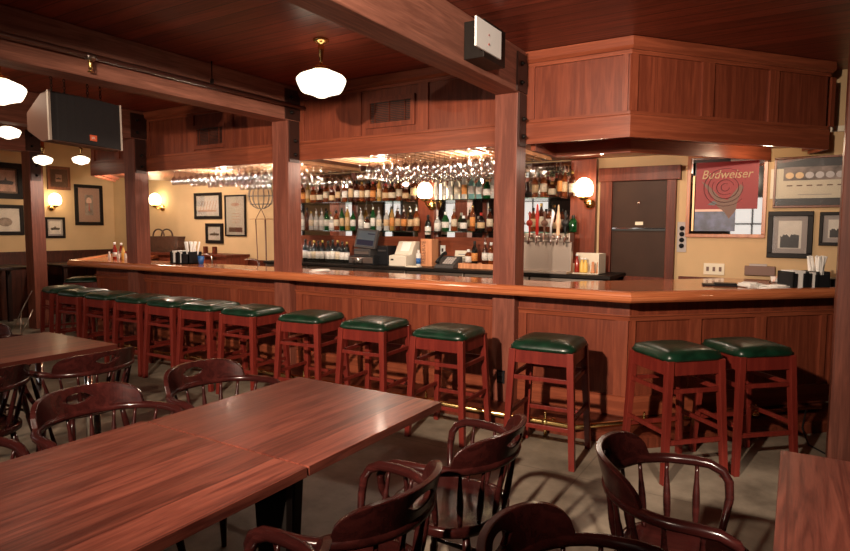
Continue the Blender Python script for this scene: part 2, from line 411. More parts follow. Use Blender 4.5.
# sprinkler pipe on the side of beam two
t = thing('sprinkler_pipe', 'painted sprinkler pipe running along the dark ceiling beam', 'pipe', (-4.40, 0, 2.75))
MB().tube([(-4.40, YF+.1, 2.75), (-4.40, 4.77, 2.76)], .022, 12).build('pipe', 'pipe_paint', t)
sp = onX(90, 58, -4.40)
hd = MB().lathe([(0, -.09), (.022, -.09), (.022, -.085), (.006, -.08), (.010, -.05), (.016, -.03), (.014, 0)], c=(-4.40, sp.y, 2.735), seg=12).tube([(-4.415, sp.y, 2.70), (-4.422, sp.y, 2.67), (-4.408, sp.y, 2.65)], .003, 6).tube([(-4.385, sp.y, 2.70), (-4.378, sp.y, 2.67), (-4.392, sp.y, 2.65)], .003, 6)
hd.build('sprinkler_head', 'brass', t)
MB().lathe([(.025, -.03), (.03, -.02), (.03, .02), (.025, .03)], seg=12, M=Matrix.Translation((-4.40, sp.y, 2.751)) @ Matrix.Rotation(PI/2, 4, 'X')).build('coupling', 'steel', t)
hy = onX(212, 80, -4.40).y
MB().tube([(-4.40, hy, 2.78), (-4.40, hy, ZC)], .005, 6).box(-4.41, -4.39, hy-.012, hy+.012, 2.775, 2.82).build('hanger', 'black_steel', t)

# electrical box and white plate on the big beam
t = thing('emergency_light_box', 'white cover plate on a dark box fixed to the big beam', 'box', (-1.9, 3.7, 2.7))
MB().box(-1.949, -1.80, 3.66, 4.0, 2.655, 2.90).build('housing', 'black_steel', t, bevel=.004)
pl = MB().box(-1.80, -1.785, 3.52, 3.90, 2.69, 2.875).build('cover_plate', 'white_paint', t, bevel=.003)
MB().sphere((-1.783, 3.70, 2.74), .008, .5, 1, 1, 8).sphere((-1.783, 3.70, 2.80), .006, .5, 1, 1, 8).build('screw', 'sauce_red', pl)

# ------------------------------------------------------------------ bar canopy
Y0 = 4.78; CX = -1.12; CEND = (.17, 6.36); ANG = math.atan2(CEND[1]-Y0, CEND[0]-CX)
cpath = [(-9.15, 5.62), (-8.31, Y0), (CX, Y0), CEND, (.05, 6.66)]
can = thing('bar_canopy', 'panelled reddish-brown wooden canopy hanging over the whole bar', 'canopy', (-4, Y0, 2.25))
MB().sweep([(-.05, 2.255), (0, 2.255), (0, ZC-.002), (-.05, ZC-.002)], cpath).build('backing_board', 'panel_wood', can)
MB().sweep([(0, 2.228), (.028, 2.228), (.028, 2.393), (.022, 2.40), (0, 2.40)], cpath).build('fascia_board', 'rail_wood', can)
MB().sweep([(0, 2.876), (.03, 2.876), (.05, 2.90), (.05, ZC-.004), (0, ZC-.004)], cpath).build('crown_board', 'rail_wood', can)
MB().sweep([(0, 2.401), (.020, 2.401), (.020, 2.425), (0, 2.425)], cpath).build('lower_rail', 'rail_wood', can)
MB().sweep([(0, 2.845), (.020, 2.845), (.020, 2.875), (0, 2.875)], cpath).build('upper_rail', 'rail_wood', can)

def M45(o, ang=None): return Matrix.Translation(Vector((o[0], o[1], 0))) @ Matrix.Rotation(ang or ANG, 4, 'Z')
def s45(px, py, o, ang=None):      # distance along the angled face that starts at o
    D45 = Vector((math.cos(ang or ANG), math.sin(ang or ANG), 0))
    n = Vector((D45.y, -D45.x, 0)); d = ray(px, py); t_ = n.dot(Vector((o[0], o[1], HC))-CAM)/n.dot(d); p = CAM+d*t_
    return (p-Vector((o[0], o[1], p.z))).dot(D45)
xs = [(-8.31, -8.24), (-7.75, -7.66)]
for pa, pb, py in ((189, 195, 130), (226, 234, 130), (353, 362, 110), (419, 429, 110), (623, 628.5, 90)):
    xs.append((onY(pa, py, Y0).x, onY(pb, py, Y0).x))
xs += [(-7.1, -7.0), (-5.0+.2, -4.4), (-2.2, -1.88)]
for a, b_ in xs: MB().box(a, b_, Y0-.020, Y0, 2.426, 2.844).build('stile', 'stile_wood', can)
for a, b_ in ((629.5, 635.8), (700.4, 712), (767.5, 776.5), (829, 833)):
    MB().box(s45(a, 100, (CX, Y0)), s45(b_, 100, (CX, Y0)), -.020, 0, 2.426, 2.844, M45((CX, Y0))).build('stile', 'stile_wood', can)
for pa, pb, za, zb in ((196, 222, 2.49, 2.68), (370, 410.5, 2.53, 2.72)):
    a, b_ = onY(pa, 120, Y0-.02).x, onY(pb, 110, Y0-.02).x
    w_ = .045; fr = MB().box(a-w_, a, Y0-.025, Y0, za-w_, zb+w_).box(b_, b_+w_, Y0-.025, Y0, za-w_, zb+w_).box(a, b_, Y0-.025, Y0, za-w_, za).box(a, b_, Y0-.025, Y0, zb, zb+w_)
    v = fr.build('air_vent', 'panel_wood', can)
    MB().box(a, b_, Y0-.004, Y0, za, zb).build('duct', 'vent_dark', v)
    lv = MB(); q = za+.01
    while q < zb-.01: lv.box(a, b_, Y0-.016, Y0-.005, q, q+.006); q += .016
    for fx in (.12, .48, .86): lv.box(a+(b_-a)*fx-.004, a+(b_-a)*fx+.004, Y0-.022, Y0-.014, za, zb)
    lv.build('louvre', 'trim_wood', v)
# soffit and the lower inner board
MB().prism([(-9.1, 5.64), (-8.30, 4.84), (CX-.02, 4.84), (.14, 6.38), (0, 6.69), (-9.1, 6.69)], 2.30, 2.33).build('soffit', 'panel_wood', can)
MB().sweep([(-.04, 2.185), (0, 2.185), (0, 2.30), (-.04, 2.30)], [(-1.9, 4.86), (-1.9, 5.36), (-1.24, 5.36), (-.24, 6.62)]).build('inner_board', 'rail_wood', can)
# glass racks
RACK = [(-4.38, -2.25), (-6.95, -4.75)]
for (a, b_) in RACK:
    sl = MB(); x = a
    while x < b_: sl.box(x-.012, x+.012, 4.92, 6.3, 2.262, 2.285); sl.box(x-.003, x+.003, 4.92, 6.3, 2.285, 2.30); x += .11
    sl.build('glass_rack', 'rack_slat', can)

# ------------------------------------------------------------------ bar counter
bar = thing('bar_counter', 'long panelled bar counter with angled ends and orange-brown top', 'bar counter', (-4, 4.7, 0))
PB = 4.70; BX = -1.06
bpath = [(-9.3, 5.86), (-8.14, PB), (BX, PB), (.27, PB+1.33)]
MB().sweep([(-.06, .02), (0, .02), (0, 1.02), (-.06, 1.02)], bpath).build('front_board', 'panel_wood', bar)
MB().sweep([(0, .875), (.02, .875), (.02, 1.02), (0, 1.02)], bpath).build('apron', 'panel_wood', bar)
MB().sweep([(0, .835), (.022, .835), (.028, .865), (.04, .872), (.04, .882), (0, .882)], bpath).build('ledge_moulding', 'rail_wood', bar)
MB().sweep([(0, .10), (.025, .10), (.025, .24), (.015, .25), (0, .25)], bpath).build('kick_rail', 'rail_wood', bar)
MB().sweep([(0, 0), (.42, 0), (.42, .07), (.40, .085), (0, .085)], [(-8.1, PB)]+bpath[2:]).build('foot_step', 'trim_wood', bar)
st = [(-8.14, -8.05), (-7.4, -7.3)]
for pa, pb in ((188, 194), (232, 239), (353.6, 362), (419, 430)): st.append((onY(pa, 290, PB).x, onY(pb, 290, PB).x))
st += [(-7.0, -6.93), (-4.8+.02, -4.38), (-2.22, -1.88), (-1.16, BX)]
for a, b_ in st: MB().box(a, b_, PB-.022, PB, .25, .835).build('stile', 'stile_wood', bar)
for a, b_ in ((629.5, 634), (688.5, 699.5), (754, 764), (818.6, 824), (829, 834)):
    MB().box(max(0, s45(a, 330, (BX, PB), PI/4)), s45(b_, 330, (BX, PB), PI/4), -.022, 0, .25, .835, M45((BX, PB), PI/4)).build('stile', 'stile_wood', bar)
# worktop: nosing follows the front edge, slab behind it
YE = 4.375; tpath = [(-9.7, YE+1.40), (-8.30, YE), (-.975, YE), (.42, YE+1.395)]
MB().prism([(-9.63, YE+1.46), (-8.27, YE+.09), (-1.01, YE+.09), (.35, YE+1.455), (-.1, YE+2.1), (-.55, YE+2.1), (-1.75, YE+.78), (-7.9, YE+.78), (-9.1, YE+1.98)], 1.03, 1.066).build('worktop', 'bar_wood', bar)
MB().sweep([(-.10, 1.005), (-.10, 1.067), (-.085, 1.084), (-.045, 1.088), (-.02, 1.082), (-.012, 1.066), (-.010, 1.055), (0, 1.050), (.004, 1.04), (0, 1.024), (-.014, 1.010), (-.03, 1.005)], tpath).build('edge_moulding', 'bar_nose_wood', bar)

# foot rail
fr = thing('foot_rail', 'polished brass foot rail running along the base of the bar', 'foot rail', (-4, 4.1, 0))
RY, RZ = 4.185, .112
MB().tube([(-7.9, RY+.3, RZ), (-7.6, RY, RZ), (-1.3, RY, RZ), (.22, RY+1.52, RZ)], .021, 12).build('rail', 'brass', fr)
def rbracket(x, y, a):
    R = Matrix.Translation((x, y, 0)) @ Matrix.Rotation(a, 4, 'Z')
    b_ = MB(); pts = [R @ Vector(p) for p in ((0, .16, .075), (0, .14, .10), (0, .07, .11), (0, .0, .112))]
    b_.tube(pts, .010, 8); b_.lathe([(.028, .085), (.028, .092), (.012, .098), (.012, .1)], c=R @ Vector((0, .16, 0)), seg=12)
    b_.sphere((x, y, RZ), .030, seg=12); b_.lathe([(.012, RZ+.02), (.014, RZ+.04), (.006, RZ+.06), (.010, RZ+.07), (0, RZ+.085)], c=(x, y, 0), seg=10); b_.lathe([(.012, 0), (.012, RZ-.02)], c=(x, y, 0), seg=10)
    b_.build('bracket', 'brass', fr)
for x in (-6.9, -5.6, -3.9, -2.55, -1.52): rbracket(x, RY, 0)
for s_ in (.55, 1.5): rbracket(-1.3+s_*.707*1.03, RY+s_*.707*.97, PI/4)

# ------------------------------------------------------------------ back bar
bb = thing('back_bar', 'mirrored back bar with wooden stiles and a dark counter over steel coolers', 'back bar', (-4, 6.3, 0))
BXL, BXR = -6.35, -1.9
MB().box(BXL, -1.55, 6.02, 6.66, 1.03, 1.065).build('counter_top', 'black_steel', bb, bevel=.004)
MB().box(BXL, BXR, 6.645, 6.665, 1.07, 1.40).box(BXL, BXR, 6.64, 6.665, 1.36, 1.42).build('backsplash', 'rail_wood', bb)
MB().box(BXL, -2.12, 6.655, 6.665, 1.42, 2.285).build('mirror', 'mirror', bb)
sxs = [(BXL-.05, BXL+.05), (onY(418, 210, 6.6).x, onY(434, 210, 6.6).x), (-2.16, -1.88)]
for a, b_ in sxs: MB().box(a, b_, 6.60, 6.69, 1.07, 2.29).build('stile', 'panel_wood', bb, bevel=.003)
MB().box(-5.25, -5.2, 6.62, 6.66, 1.42, 2.285).build('mirror_bar', 'trim_wood', bb); MB().box(-3.25, -3.2, 6.62, 6.66, 1.42, 2.285).build('mirror_bar', 'trim_wood', bb)
x = BXL
for i in range(6):
    w_ = (-1.62-BXL)/6
    d_ = MB().box(x+.01, x+w_-.01, 6.05, 6.08, .12, 1.02).build('cooler_door', 'steel', bb, bevel=.004)
    MB().box(x+.06, x+w_-.06, 6.03, 6.05, .97, .99).build('handle', 'black_steel', d_); x += w_
MB().box(BXL, -1.6, 6.08, 6.64, .02, 1.03).build('carcass', 'black_steel', bb)
SHZ = [1.495, 1.875, 2.16]
SH_SP = [(BXL+.06, sxs[1][0]-.02), (sxs[1][1]+.02, -2.18)]
for z in SHZ:
    for a, b_ in SH_SP: MB().box(a, b_, 6.34, 6.62, z-.012, z).build('glass_shelf', 'shelf_glass', bb)
# dark cooler in a wooden frame on the back wall
a, b_ = onY(613, 220, YB).x, onY(667, 220, YB).x; zt = onY(640, 181, YB).z
dr = thing('wall_cooler', 'dark built-in cooler with a rail across it in a wooden frame', 'cooler', ((a+b_)/2, YB, 0))
MB().box(a, b_, YB-.03, YB-.002, .4, zt).build('door', 'fridge_dark', dr)
MB().box(a, b_, YB-.05, YB-.032, 1.515, 1.545).build('rail', 'rubber_black', dr)
MB().box(a+.01, b_-.01, YB-.056, YB-.05, 1.535, 1.545).build('rail_highlight', 'chrome', dr)
MB().sphere(((a+b_)/2+.0, YB-.035, 1.81), .016, 1, .5, 1, 10).build('knob', 'chrome', dr)
MB().box((a+b_)/2-.035, (a+b_)/2+.045, YB-.036, YB-.03, 1.575, 1.61).build('badge', 'ivory', dr)
MB().box(a-.13, a, YB-.07, YB-.002, .3, zt).box(b_, b_+.09, YB-.07, YB-.002, .3, zt).box(a-.145, b_+.13, YB-.085, YB-.002, zt, zt+.145).box(a, b_, YB-.07, YB-.002, .98, 1.03).build('frame', 'trim_wood', dr, bevel=.004)
# switch panel
p = onY(682, 237, YB); t = thing('switch_panel', 'steel panel of four round black switches beside the wall cooler', 'switch', (p.x, YB, p.z))
MB().box(p.x-.045, p.x+.045, YB-.012, YB-.001, p.z-.155, p.z+.155).build('plate', 'mat_grey', t, bevel=.002)
for i in range(4):
    MB().lathe([(.024, 0), (.024, .012), (.010, .014), (.010, .022), (0, .022)], M=Matrix.Translation((p.x, YB-.012, p.z+.09-.06*i)) @ Matrix.Rotation(PI/2, 4, 'X'), seg=14).build('switch', 'black_plastic', t)
def outlet(px, py, w_, h_, label, mat='ivory', n=2, y=YB, dots='brass'):
    p = onY(px, py, y); t = thing('outlet_plate', label, 'outlet', (p.x, y, p.z))
    MB().box(p.x-w_/2, p.x+w_/2, y-.01, y-.001, p.z-h_/2, p.z+h_/2).build('plate', mat, t, bevel=.003)
    for i in range(n):
        x_ = p.x+(i-(n-1)/2)*w_/(n+.3)
        MB().box(x_-.012, x_+.012, y-.016, y-.01, p.z-.022, p.z+.022).build('switch', dots, t)
outlet(714, 269, .19, .115, 'cream three-gang switch plate low on the wall under the red beer mirror', n=3, dots='speaker_case')
outlet(443, 250, .075, .12, 'white outlet plate on the wooden backsplash above the telephone', 'white_paint', 1, 6.644, 'grey_plastic')
p = onY(760, 268, YB)
t = thing('card_holder', 'grey metal card holder on the ledge right of the switch plate', 'holder', (p.x, YB-.05, p.z-.06))
MB().box(p.x-.13, p.x+.13, YB-.06, YB-.001, p.z-.07, p.z+.02).build('pocket', 'speaker_case', t, bevel=.003)
MB().box(p.x-.09, p.x+.06, YB-.045, YB-.02, p.z-.02, p.z+.04).build('cards', 'mat_grey', t)

# ------------------------------------------------------------------ lamps
def pendant(x, y, label, drop=0, s=1.0):
    zb = 2.528-drop
    t = thing('pendant_lamp', label, 'pendant lamp', (x, y, ZC), 'opal schoolhouse pendant lamps')
    MB().lathe([(0, ZC), (.062, ZC-.001), (.062, ZC-.015), (.04, ZC-.028), (.02, ZC-.034), (.02, ZC-.04)], c=(x, y, 0), seg=24).build('canopy_cap', 'brass', t)
    zt = zb+.213*s
    MB().lathe([(.010, zt+.04*s), (.012, zt+.07*s), (.022, zt+.14*s), (.026, zt+.175*s), (.02, zt+.185*s), (.018, ZC-.03)], c=(x, y, 0), seg=16).build('stem', 'brass', t)
    MB().lathe([(r_*s, zt+z*s) for r_, z in ((.010, .04), (.025, .035), (.065, .02), (.075, .002), (.072, -.01))], c=(x, y, 0), seg=24).build('fitter', 'brass', t)
    MB().lathe([(r_*s, zb+z*s*.82) for r_, z in ((.070, .262), (.075, .25), (.115, .232), (.165, .205), (.187, .178), (.190, .160), (.180, .125), (.160, .075), (.150, .058), (.105, .042), (.060, .022), (.035, .006), (0, 0))], c=(x, y, 0), seg=32).build('globe', 'globe_opal', t)
g = [onZ(321, 81, 2.62), onZ(1, 91, 2.64), onZ(0, 132, 2.62), onZ(44, 161, 2.62), onZ(82, 158, 2.62)]
gl = ['lit opal schoolhouse lamp on a brass stem, nearest and whole', 'lit opal lamp cut by the left edge beside the loudspeaker, upper one', 'lit opal lamp cut by the left edge below the loudspeaker, lower one',
      'small far lit lamp half hidden by the far left post', 'small far lit lamp just under the loudspeaker']
pendant(-3.17, 3.63, gl[0]); pendant(g[1].x-.02, g[1].y, gl[1]); g2 = onZ(8, 133, 2.60); pendant(g2.x, g2.y, gl[2], 0, .68)
gq = onZ(43, 160, 2.42); pendant(gq.x, gq.y, gl[3], .18, .62); gq = onZ(81, 160, 2.50); pendant(gq.x, gq.y, gl[4], .10, .62)
def sconce(label, ball, shade_off, wall):
    """ball: wall rosette position; shade centre = ball + shade_off; wall: outward direction"""
    t = thing('wall_sconce', label, 'sconce', ball, 'brass wall sconces with opal shades')
    b_ = Vector(ball); w_ = Vector(wall); s_ = b_+Vector(shade_off)
    rot = Vector((0, 0, 1)).rotation_difference(w_).to_matrix().to_4x4()
    MB().lathe([(.062, 0), (.060, .012), (.045, .035), (.025, .05), (0, .055)], M=Matrix.Translation(b_) @ rot, seg=18).build('rosette', 'brass', t)
    low = s_-Vector((0, 0, .12))
    MB().tube([b_+w_*.03, b_+w_*.09-Vector((0, 0, .01)), (low+b_+w_*.09)/2-Vector((0, 0, .035)), low+Vector((0, 0, -.01)), low+Vector((0, 0, .02))], .011, 8).lathe([(.012, -.03), (.045, -.01), (.055, .012), (.05, .02)], c=low, seg=16).build('arm', 'brass', t)
    MB().lathe([(.06, -.10), (.085, -.085), (.098, -.04), (.096, .01), (.08, .055), (.05, .085), (.02, .098), (0, .10)], c=s_, seg=22).build('shade', 'sconce_opal', t)
def sc_at(label, pb, ps, plane, outward, val):
    b_ = (onY if plane == 'Y' else onX)(pb[0], pb[1], val)
    v2 = val+(-.14 if plane == 'Y' else .14)
    s_ = (onY if plane == 'Y' else onX)(ps[0], ps[1], v2)
    sconce(label, tuple(b_), tuple(s_-b_), outward)
sc_at('glowing brass sconce in the middle of the back-bar bottles', (432, 206), (425, 190), 'Y', (0, -1, 0), 6.60)
sc_at('glowing brass sconce at the right end of the back bar beside the wall cooler', (590, 204), (584, 187), 'Y', (0, -1, 0), 6.60)
sc_at('glowing brass sconce on the pale wall above the basket', (163, 208), (155, 199), 'Y', (0, -1, 0), YB)
sc_at('glowing brass sconce on the far left wall between framed pictures', (51, 208), (55, 199), 'X', (1, 0, 0), XL)

# ------------------------------------------------------------------ loudspeaker
def yz_prism(mb, pts, x0, x1):   # pts in (y, z), extruded in x
    M_ = Matrix(((0, 0, 1, 0), (1, 0, 0, 0), (0, 1, 0, 0), (0, 0, 0, 1))); return mb.prism(pts, x0, x1, M_)
sp = onZ(76, 125, 2.42)
t = thing('loudspeaker', 'grey-brown loudspeaker hanging on chains from the ceiling at upper left', 'loudspeaker', sp, world=False)
t.rotation_euler = (math.radians(-4), math.radians(2), math.radians(90))
W2, H2, DF = .31, .205, .17
yz_prism(MB(), [(-DF, -H2), (-DF, H2), (-.04, H2-.005), (.19, H2-.13), (.19, -H2+.13), (-.04, -H2+.005)], -W2, W2).build('cabinet', 'speaker_case', t, bevel=.008)
gr = MB(); n = 10
pts = [(-W2+.005+(2*W2-.01)*i/n, -DF-.035*(1-((i/n-.5)*2)**2)-.002) for i in range(n+1)]
gr.prism([(W2-.005, -DF+.001)]+[(-W2+.005, -DF+.001)]+pts[1:-1], -H2+.006, H2-.006); gr.build('grille', 'speaker_grille', t)
MB().box(-W2-.008, -W2+.010, -DF-.012, -DF+.012, -H2, H2).build('edge_strip', 'speaker_edge', t); MB().box(W2-.008, W2+.004, -DF-.008, -DF+.010, -H2, H2).build('edge_strip', 'speaker_edge', t)
lg = MB().box(.0, .06, -DF-.040, -DF-.034, -.165, -.115).build('logo_badge', 'orange_red', t)
text_mesh('logo_letters', 'JBL', .026, 'white_paper', lg, (.03, -DF-.041, -.14), FACE_CAM)
for (cx_, cy_) in ((-.22, -.05), (.2, -.05), (-.12, -.06), (.08, -.06)):
    ch = MB(); z = H2
    i = 0
    while z < .46:
        M = Matrix.Translation((cx_, cy_, z+.02)) @ Matrix.Rotation(PI/2*(i % 2), 4, 'Z')
        ch.tube([M @ Vector((.009*math.cos(a), 0, .018*math.sin(a))) for a in [2*PI*q/8 for q in range(8)]], .003, 5, closed=True); z += .030; i += 1
    ch.build('chain', 'black_steel', t)

# ------------------------------------------------------------------ framed pictures
def frame_box(mb, w, h, fw_, d):
    mb.box(-w/2, w/2, -d, 0, h/2-fw_, h/2); mb.box(-w/2, w/2, -d, 0, -h/2, -h/2+fw_)
    mb.box(-w/2, -w/2+fw_, -d, 0, -h/2+fw_, h/2-fw_); mb.box(w/2-fw_, w/2, -d, 0, -h/2+fw_, h/2-fw_); return mb
def picture(label, cpt, w, h, plane, fmat, matmat, imgmat, fw_=.03, mw=.06, extra=None, cat='framed picture', group='framed pictures on the walls', glassy=True, imgbox=None):
    rz = 0 if plane == 'Y' else PI/2        # X: hangs on the left wall, facing +X
    t = thing('framed_picture', label, cat, cpt, group, rz, world=False)
    frame_box(MB(), w, h, fw_, .03).build('frame', fmat, t, bevel=.004)
    MB().box(-w/2+fw_, w/2-fw_, -.012, -.002, -h/2+fw_, h/2-fw_).build('mount', matmat, t)
    iw, ih = w/2-fw_-mw, h/2-fw_-mw
    ib = imgbox or (-iw, iw, -ih, ih)
    im = MB().box(ib[0], ib[1], -.0145, -.012, ib[2], ib[3]).build('image', imgmat, t)
    if extra: extra(t, im, iw, ih)
    if glassy: MB().box(-w/2+fw_, w/2-fw_, -.024, -.022, -h/2+fw_, h/2-fw_).build('glazing', 'picture_glass', t)
    return t
def flat(name, mat, par, x0, x1, z0, z1, lay=1): return MB().box(x0, x1, -.0145-.0012*lay, -.0145, z0, z1).build(name, mat, par)
def blob(name, mat, par, pts, lay=1):
    M = Matrix.Rotation(PI/2, 4, 'X') @ Matrix.Translation((0, 0, .0145))
    return MB().prism(pts, 0, .0012*lay, M).build(name, mat, par)
def wallpic(label, x0, y0, x1, y1, plane, val, *a, **k):
    f_ = onY if plane == 'Y' else onX
    p = f_(x0, y0, val); q = f_(x1, y1, val); tl, br = f_(x0, y0, val), f_(x1, y1, val)
    w = abs(q.x-p.x) if plane == 'Y' else abs(q.y-p.y)
    h = abs(p.z-q.z); c = (p+q)/2
    if plane == 'Y': c.y = val-.002
    else: c.x = val+.002
    return picture(label, c, w, h, plane, *a, **k)
random.seed(3)
def ship(t, im, iw, ih):
    blob('hull', 'photo_dark', im, [(-iw*.75, -ih*.35), (iw*.7, -ih*.35), (iw*.85, -ih*.05), (iw*.1, ih*.05), (0, ih*.35), (-iw*.15, ih*.05), (-iw*.8, -ih*.05)])
def lines(t, im, iw, ih):
    for i in range(7): flat('stripe', 'photo_sepia', im, -iw*.8, iw*.8, -ih*.8+i*ih*.24, -ih*.8+i*ih*.24+ih*.09)
def bridge(t, im, iw, ih):
    for i in range(6):
        x = -iw*.75+i*iw*.27; blob('rib', 'photo_sepia', im, [(x, -ih*.5), (x+iw*.05, -ih*.5), (x+iw*.28, ih*.55), (x+iw*.22, ih*.55)])
    flat('deck', 'photo_sepia', im, -iw*.9, iw*.8, -ih*.65, -ih*.45)
# back wall, left of the back bar
wallpic('dark-framed print of slanting ribs, upper left of three on the pale back wall', 195, 193.3, 222.5, 219, 'Y', YB, 'frame_black', 'mat_cream', 'photo_pale', .05, .02, bridge)
wallpic('small dark-framed pale harbour print, lowest on the pale back wall', 206.5, 223.3, 224, 243.7, 'Y', YB, 'frame_black', 'mat_cream', 'photo_pale', .055, .015, ship)
def cert(t, im, iw, ih):
    blob('oval', 'photo_sepia', im, [(iw*.5*math.cos(a), ih*.62+ih*.10*math.sin(a)) for a in [2*PI*q/16 for q in range(16)]])
    for i in range(4): flat('text_line', 'photo_sepia', im, -iw*.45, iw*.45, ih*.1-i*ih*.16, ih*.13-i*ih*.16)
    flat('foot_panel', 'dull_brown', im, -iw*.8, iw*.8, -ih*.92, -ih*.66)
wallpic('tall thin-framed cream certificate beside the ribs print', 225.5, 195.3, 247, 236.5, 'Y', YB, 'frame_black', 'mat_cream', 'mat_cream', .025, .02, cert)
# left wall
def lamp_img(t, im, iw, ih):
    blob('lampshade', 'lamp_pink', im, [(-iw*.6, ih*.2), (iw*.6, ih*.2), (iw*.66, ih*.45), (iw*.4, ih*.68), (0, ih*.76), (-iw*.4, ih*.68), (-iw*.66, ih*.45)])
    flat('lamp_stem', 'red_plastic', im, -iw*.1, iw*.1, -ih*.6, ih*.2)
wallpic('black-framed print of a pink lamp on the far left wall', 73.5, 184, 103, 225.3, 'X', XL, 'frame_black', 'mat_rose', 'photo_mid', .06, .12, lamp_img)
wallpic('brown-framed ship picture above the far left sconce', 46, 165.5, 70, 190.5, 'X', XL, 'frame_brown', 'dull_brown', 'photo_sepia', .05, .09, ship)
wallpic('black-framed picture low beside the far left sconce', 44, 217, 65, 238, 'X', XL, 'frame_black', 'mat_grey', 'photo_pale', .04, .03, ship)
wallpic('large dark-framed steamer picture, upper one at the left edge', -14, 161, 23.5, 199.5, 'X', XL, 'frame_black', 'dull_brown', 'photo_sepia', .09, .03, ship)
def rig(t, im, iw, ih):
    blob('figure', 'photo_mid', im, [(iw*.9*math.cos(a)*.6, -ih*.2+ih*.45*math.sin(a)) for a in [2*PI*q/10 for q in range(10)]])
wallpic('large dark-framed pale print, lower one at the left edge', -16, 204, 24, 235, 'X', XL, 'frame_black', 'photo_pale', 'photo_pale', .06, .02, rig)
# right of the wall cooler
def beer(t, im, iw, ih):
    im_ = im
    # black ornamental border, red rose panel, water, bird and script
    flat('border', 'photo_dark', im_, -iw*.98, iw*.1, ih*.55, ih*.98)
    flat('rose_field', 'rose_red', im_, -iw*.88, iw*.90, -ih*.36, ih*.90, 2)
    flat('side_border', 'copper_wire', im_, -iw*.97, -iw*.91, -ih*.95, ih*.9)
    flat('water', 'sea_blue', im_, -iw*.88, iw*.3, -ih*.95, -ih*.42, 2)
    flat('shore', 'lamp_pink', im_, -iw*.88, iw*.2, -ih*.42, -ih*.36, 2)
    for k_, (rx, rz_, a0) in enumerate(((.62, .50, .4), (.5, .40, 1.4), (.38, .30, 2.6), (.25, .20, .2), (.12, .10, 1.0))):
        M = None
        pth = [(-iw*.02+iw*rx*math.cos(a), -.0175, ih*.22+ih*rz_*math.sin(a)) for a in [a0+5.2*q/22 for q in range(23)]]
        MB().tube(pth, [.004+.006*math.sin(PI*q/22) for q in range(23)], 5, flat=.3).build('petal_line', 'rose_dark', im_)
    blob('bird', 'dull_brown', im_, [(-iw*.72, ih*.40), (-iw*.50, ih*.28), (-iw*.16, -ih*.04), (iw*.06, -ih*.12), (iw*.42, ih*.30), (iw*.50, ih*.20), (iw*.34, -ih*.16), (iw*.30, -ih*.40), (iw*.12, -ih*.62), (-iw*.02, -ih*.44), (-iw*.24, -ih*.28), (-iw*.34, -ih*.06)], 3)
    blob('bird_head', 'photo_dark', im_, [(-iw*.52, -ih*.24), (-iw*.34, -ih*.13), (-iw*.24, -ih*.2), (-iw*.30, -ih*.26)], 4)
    text_mesh('script_lettering', 'Budweiser', .115, 'gold_ink', im_, (-iw*.0, -.0185, ih*.56), FACE_CAM, .001, .25, scale=(.92, 1.05, 1))
t = wallpic('large wood-framed beer mirror with a red rose and gold script', 688.5, 155.5, 765, 238, 'Y', YB, 'frame_gold_wood', 'mirror', 'mirror', .035, .01, beer, cat='mirror', group=None, glassy=False)
def eggs(t, im, iw, ih):
    flat('egg_band', 'photo_mid', im, -iw*.97, iw*.97, ih*.10, ih*.85)
    for i in range(6):
        x = -iw*.78+i*iw*.30; blob('egg', 'egg_tan' if i < 2 else 'egg_grey', im, [(x+.034*math.cos(a), ih*.38+.030*math.sin(a)) for a in [2*PI*q/16 for q in range(16)]], 2)
        flat('caption', 'dull_brown', im, x-.02, x+.025, -ih*.22, -ih*.16)
    flat('text_line', 'mat_grey', im, -iw*.5, iw*.5, -ih*.72, -ih*.68)
wallpic('wide framed print of six round balls above a cream strip', 775, 158, 858, 207, 'Y', YB, 'frame_brown', 'photo_dark', 'mat_cream', .02, .05, eggs, imgbox=(-.36, .44, -.15, .13))
def crowd(t, im, iw, ih):
    random.seed(5)
    pts = [(-iw*.8, -ih*.95), (iw*.8, -ih*.95)] + [(iw*.8-iw*1.6*q/12, -ih*.2+ih*.25*random.random()) for q in range(13)]
    blob('crowd', 'photo_dark', im, pts)
wallpic('black-framed crowd photograph in a grey mount right of the beer mirror', 768.5, 211.5, 811.5, 258.5, 'Y', YB, 'frame_black', 'mat_grey', 'photo_pale', .045, .045, crowd)
wallpic('small black-framed photograph at the right edge behind the straws', 820, 212, 853, 246, 'Y', YB, 'frame_black', 'mat_grey', 'photo_pale', .03, .04, crowd)

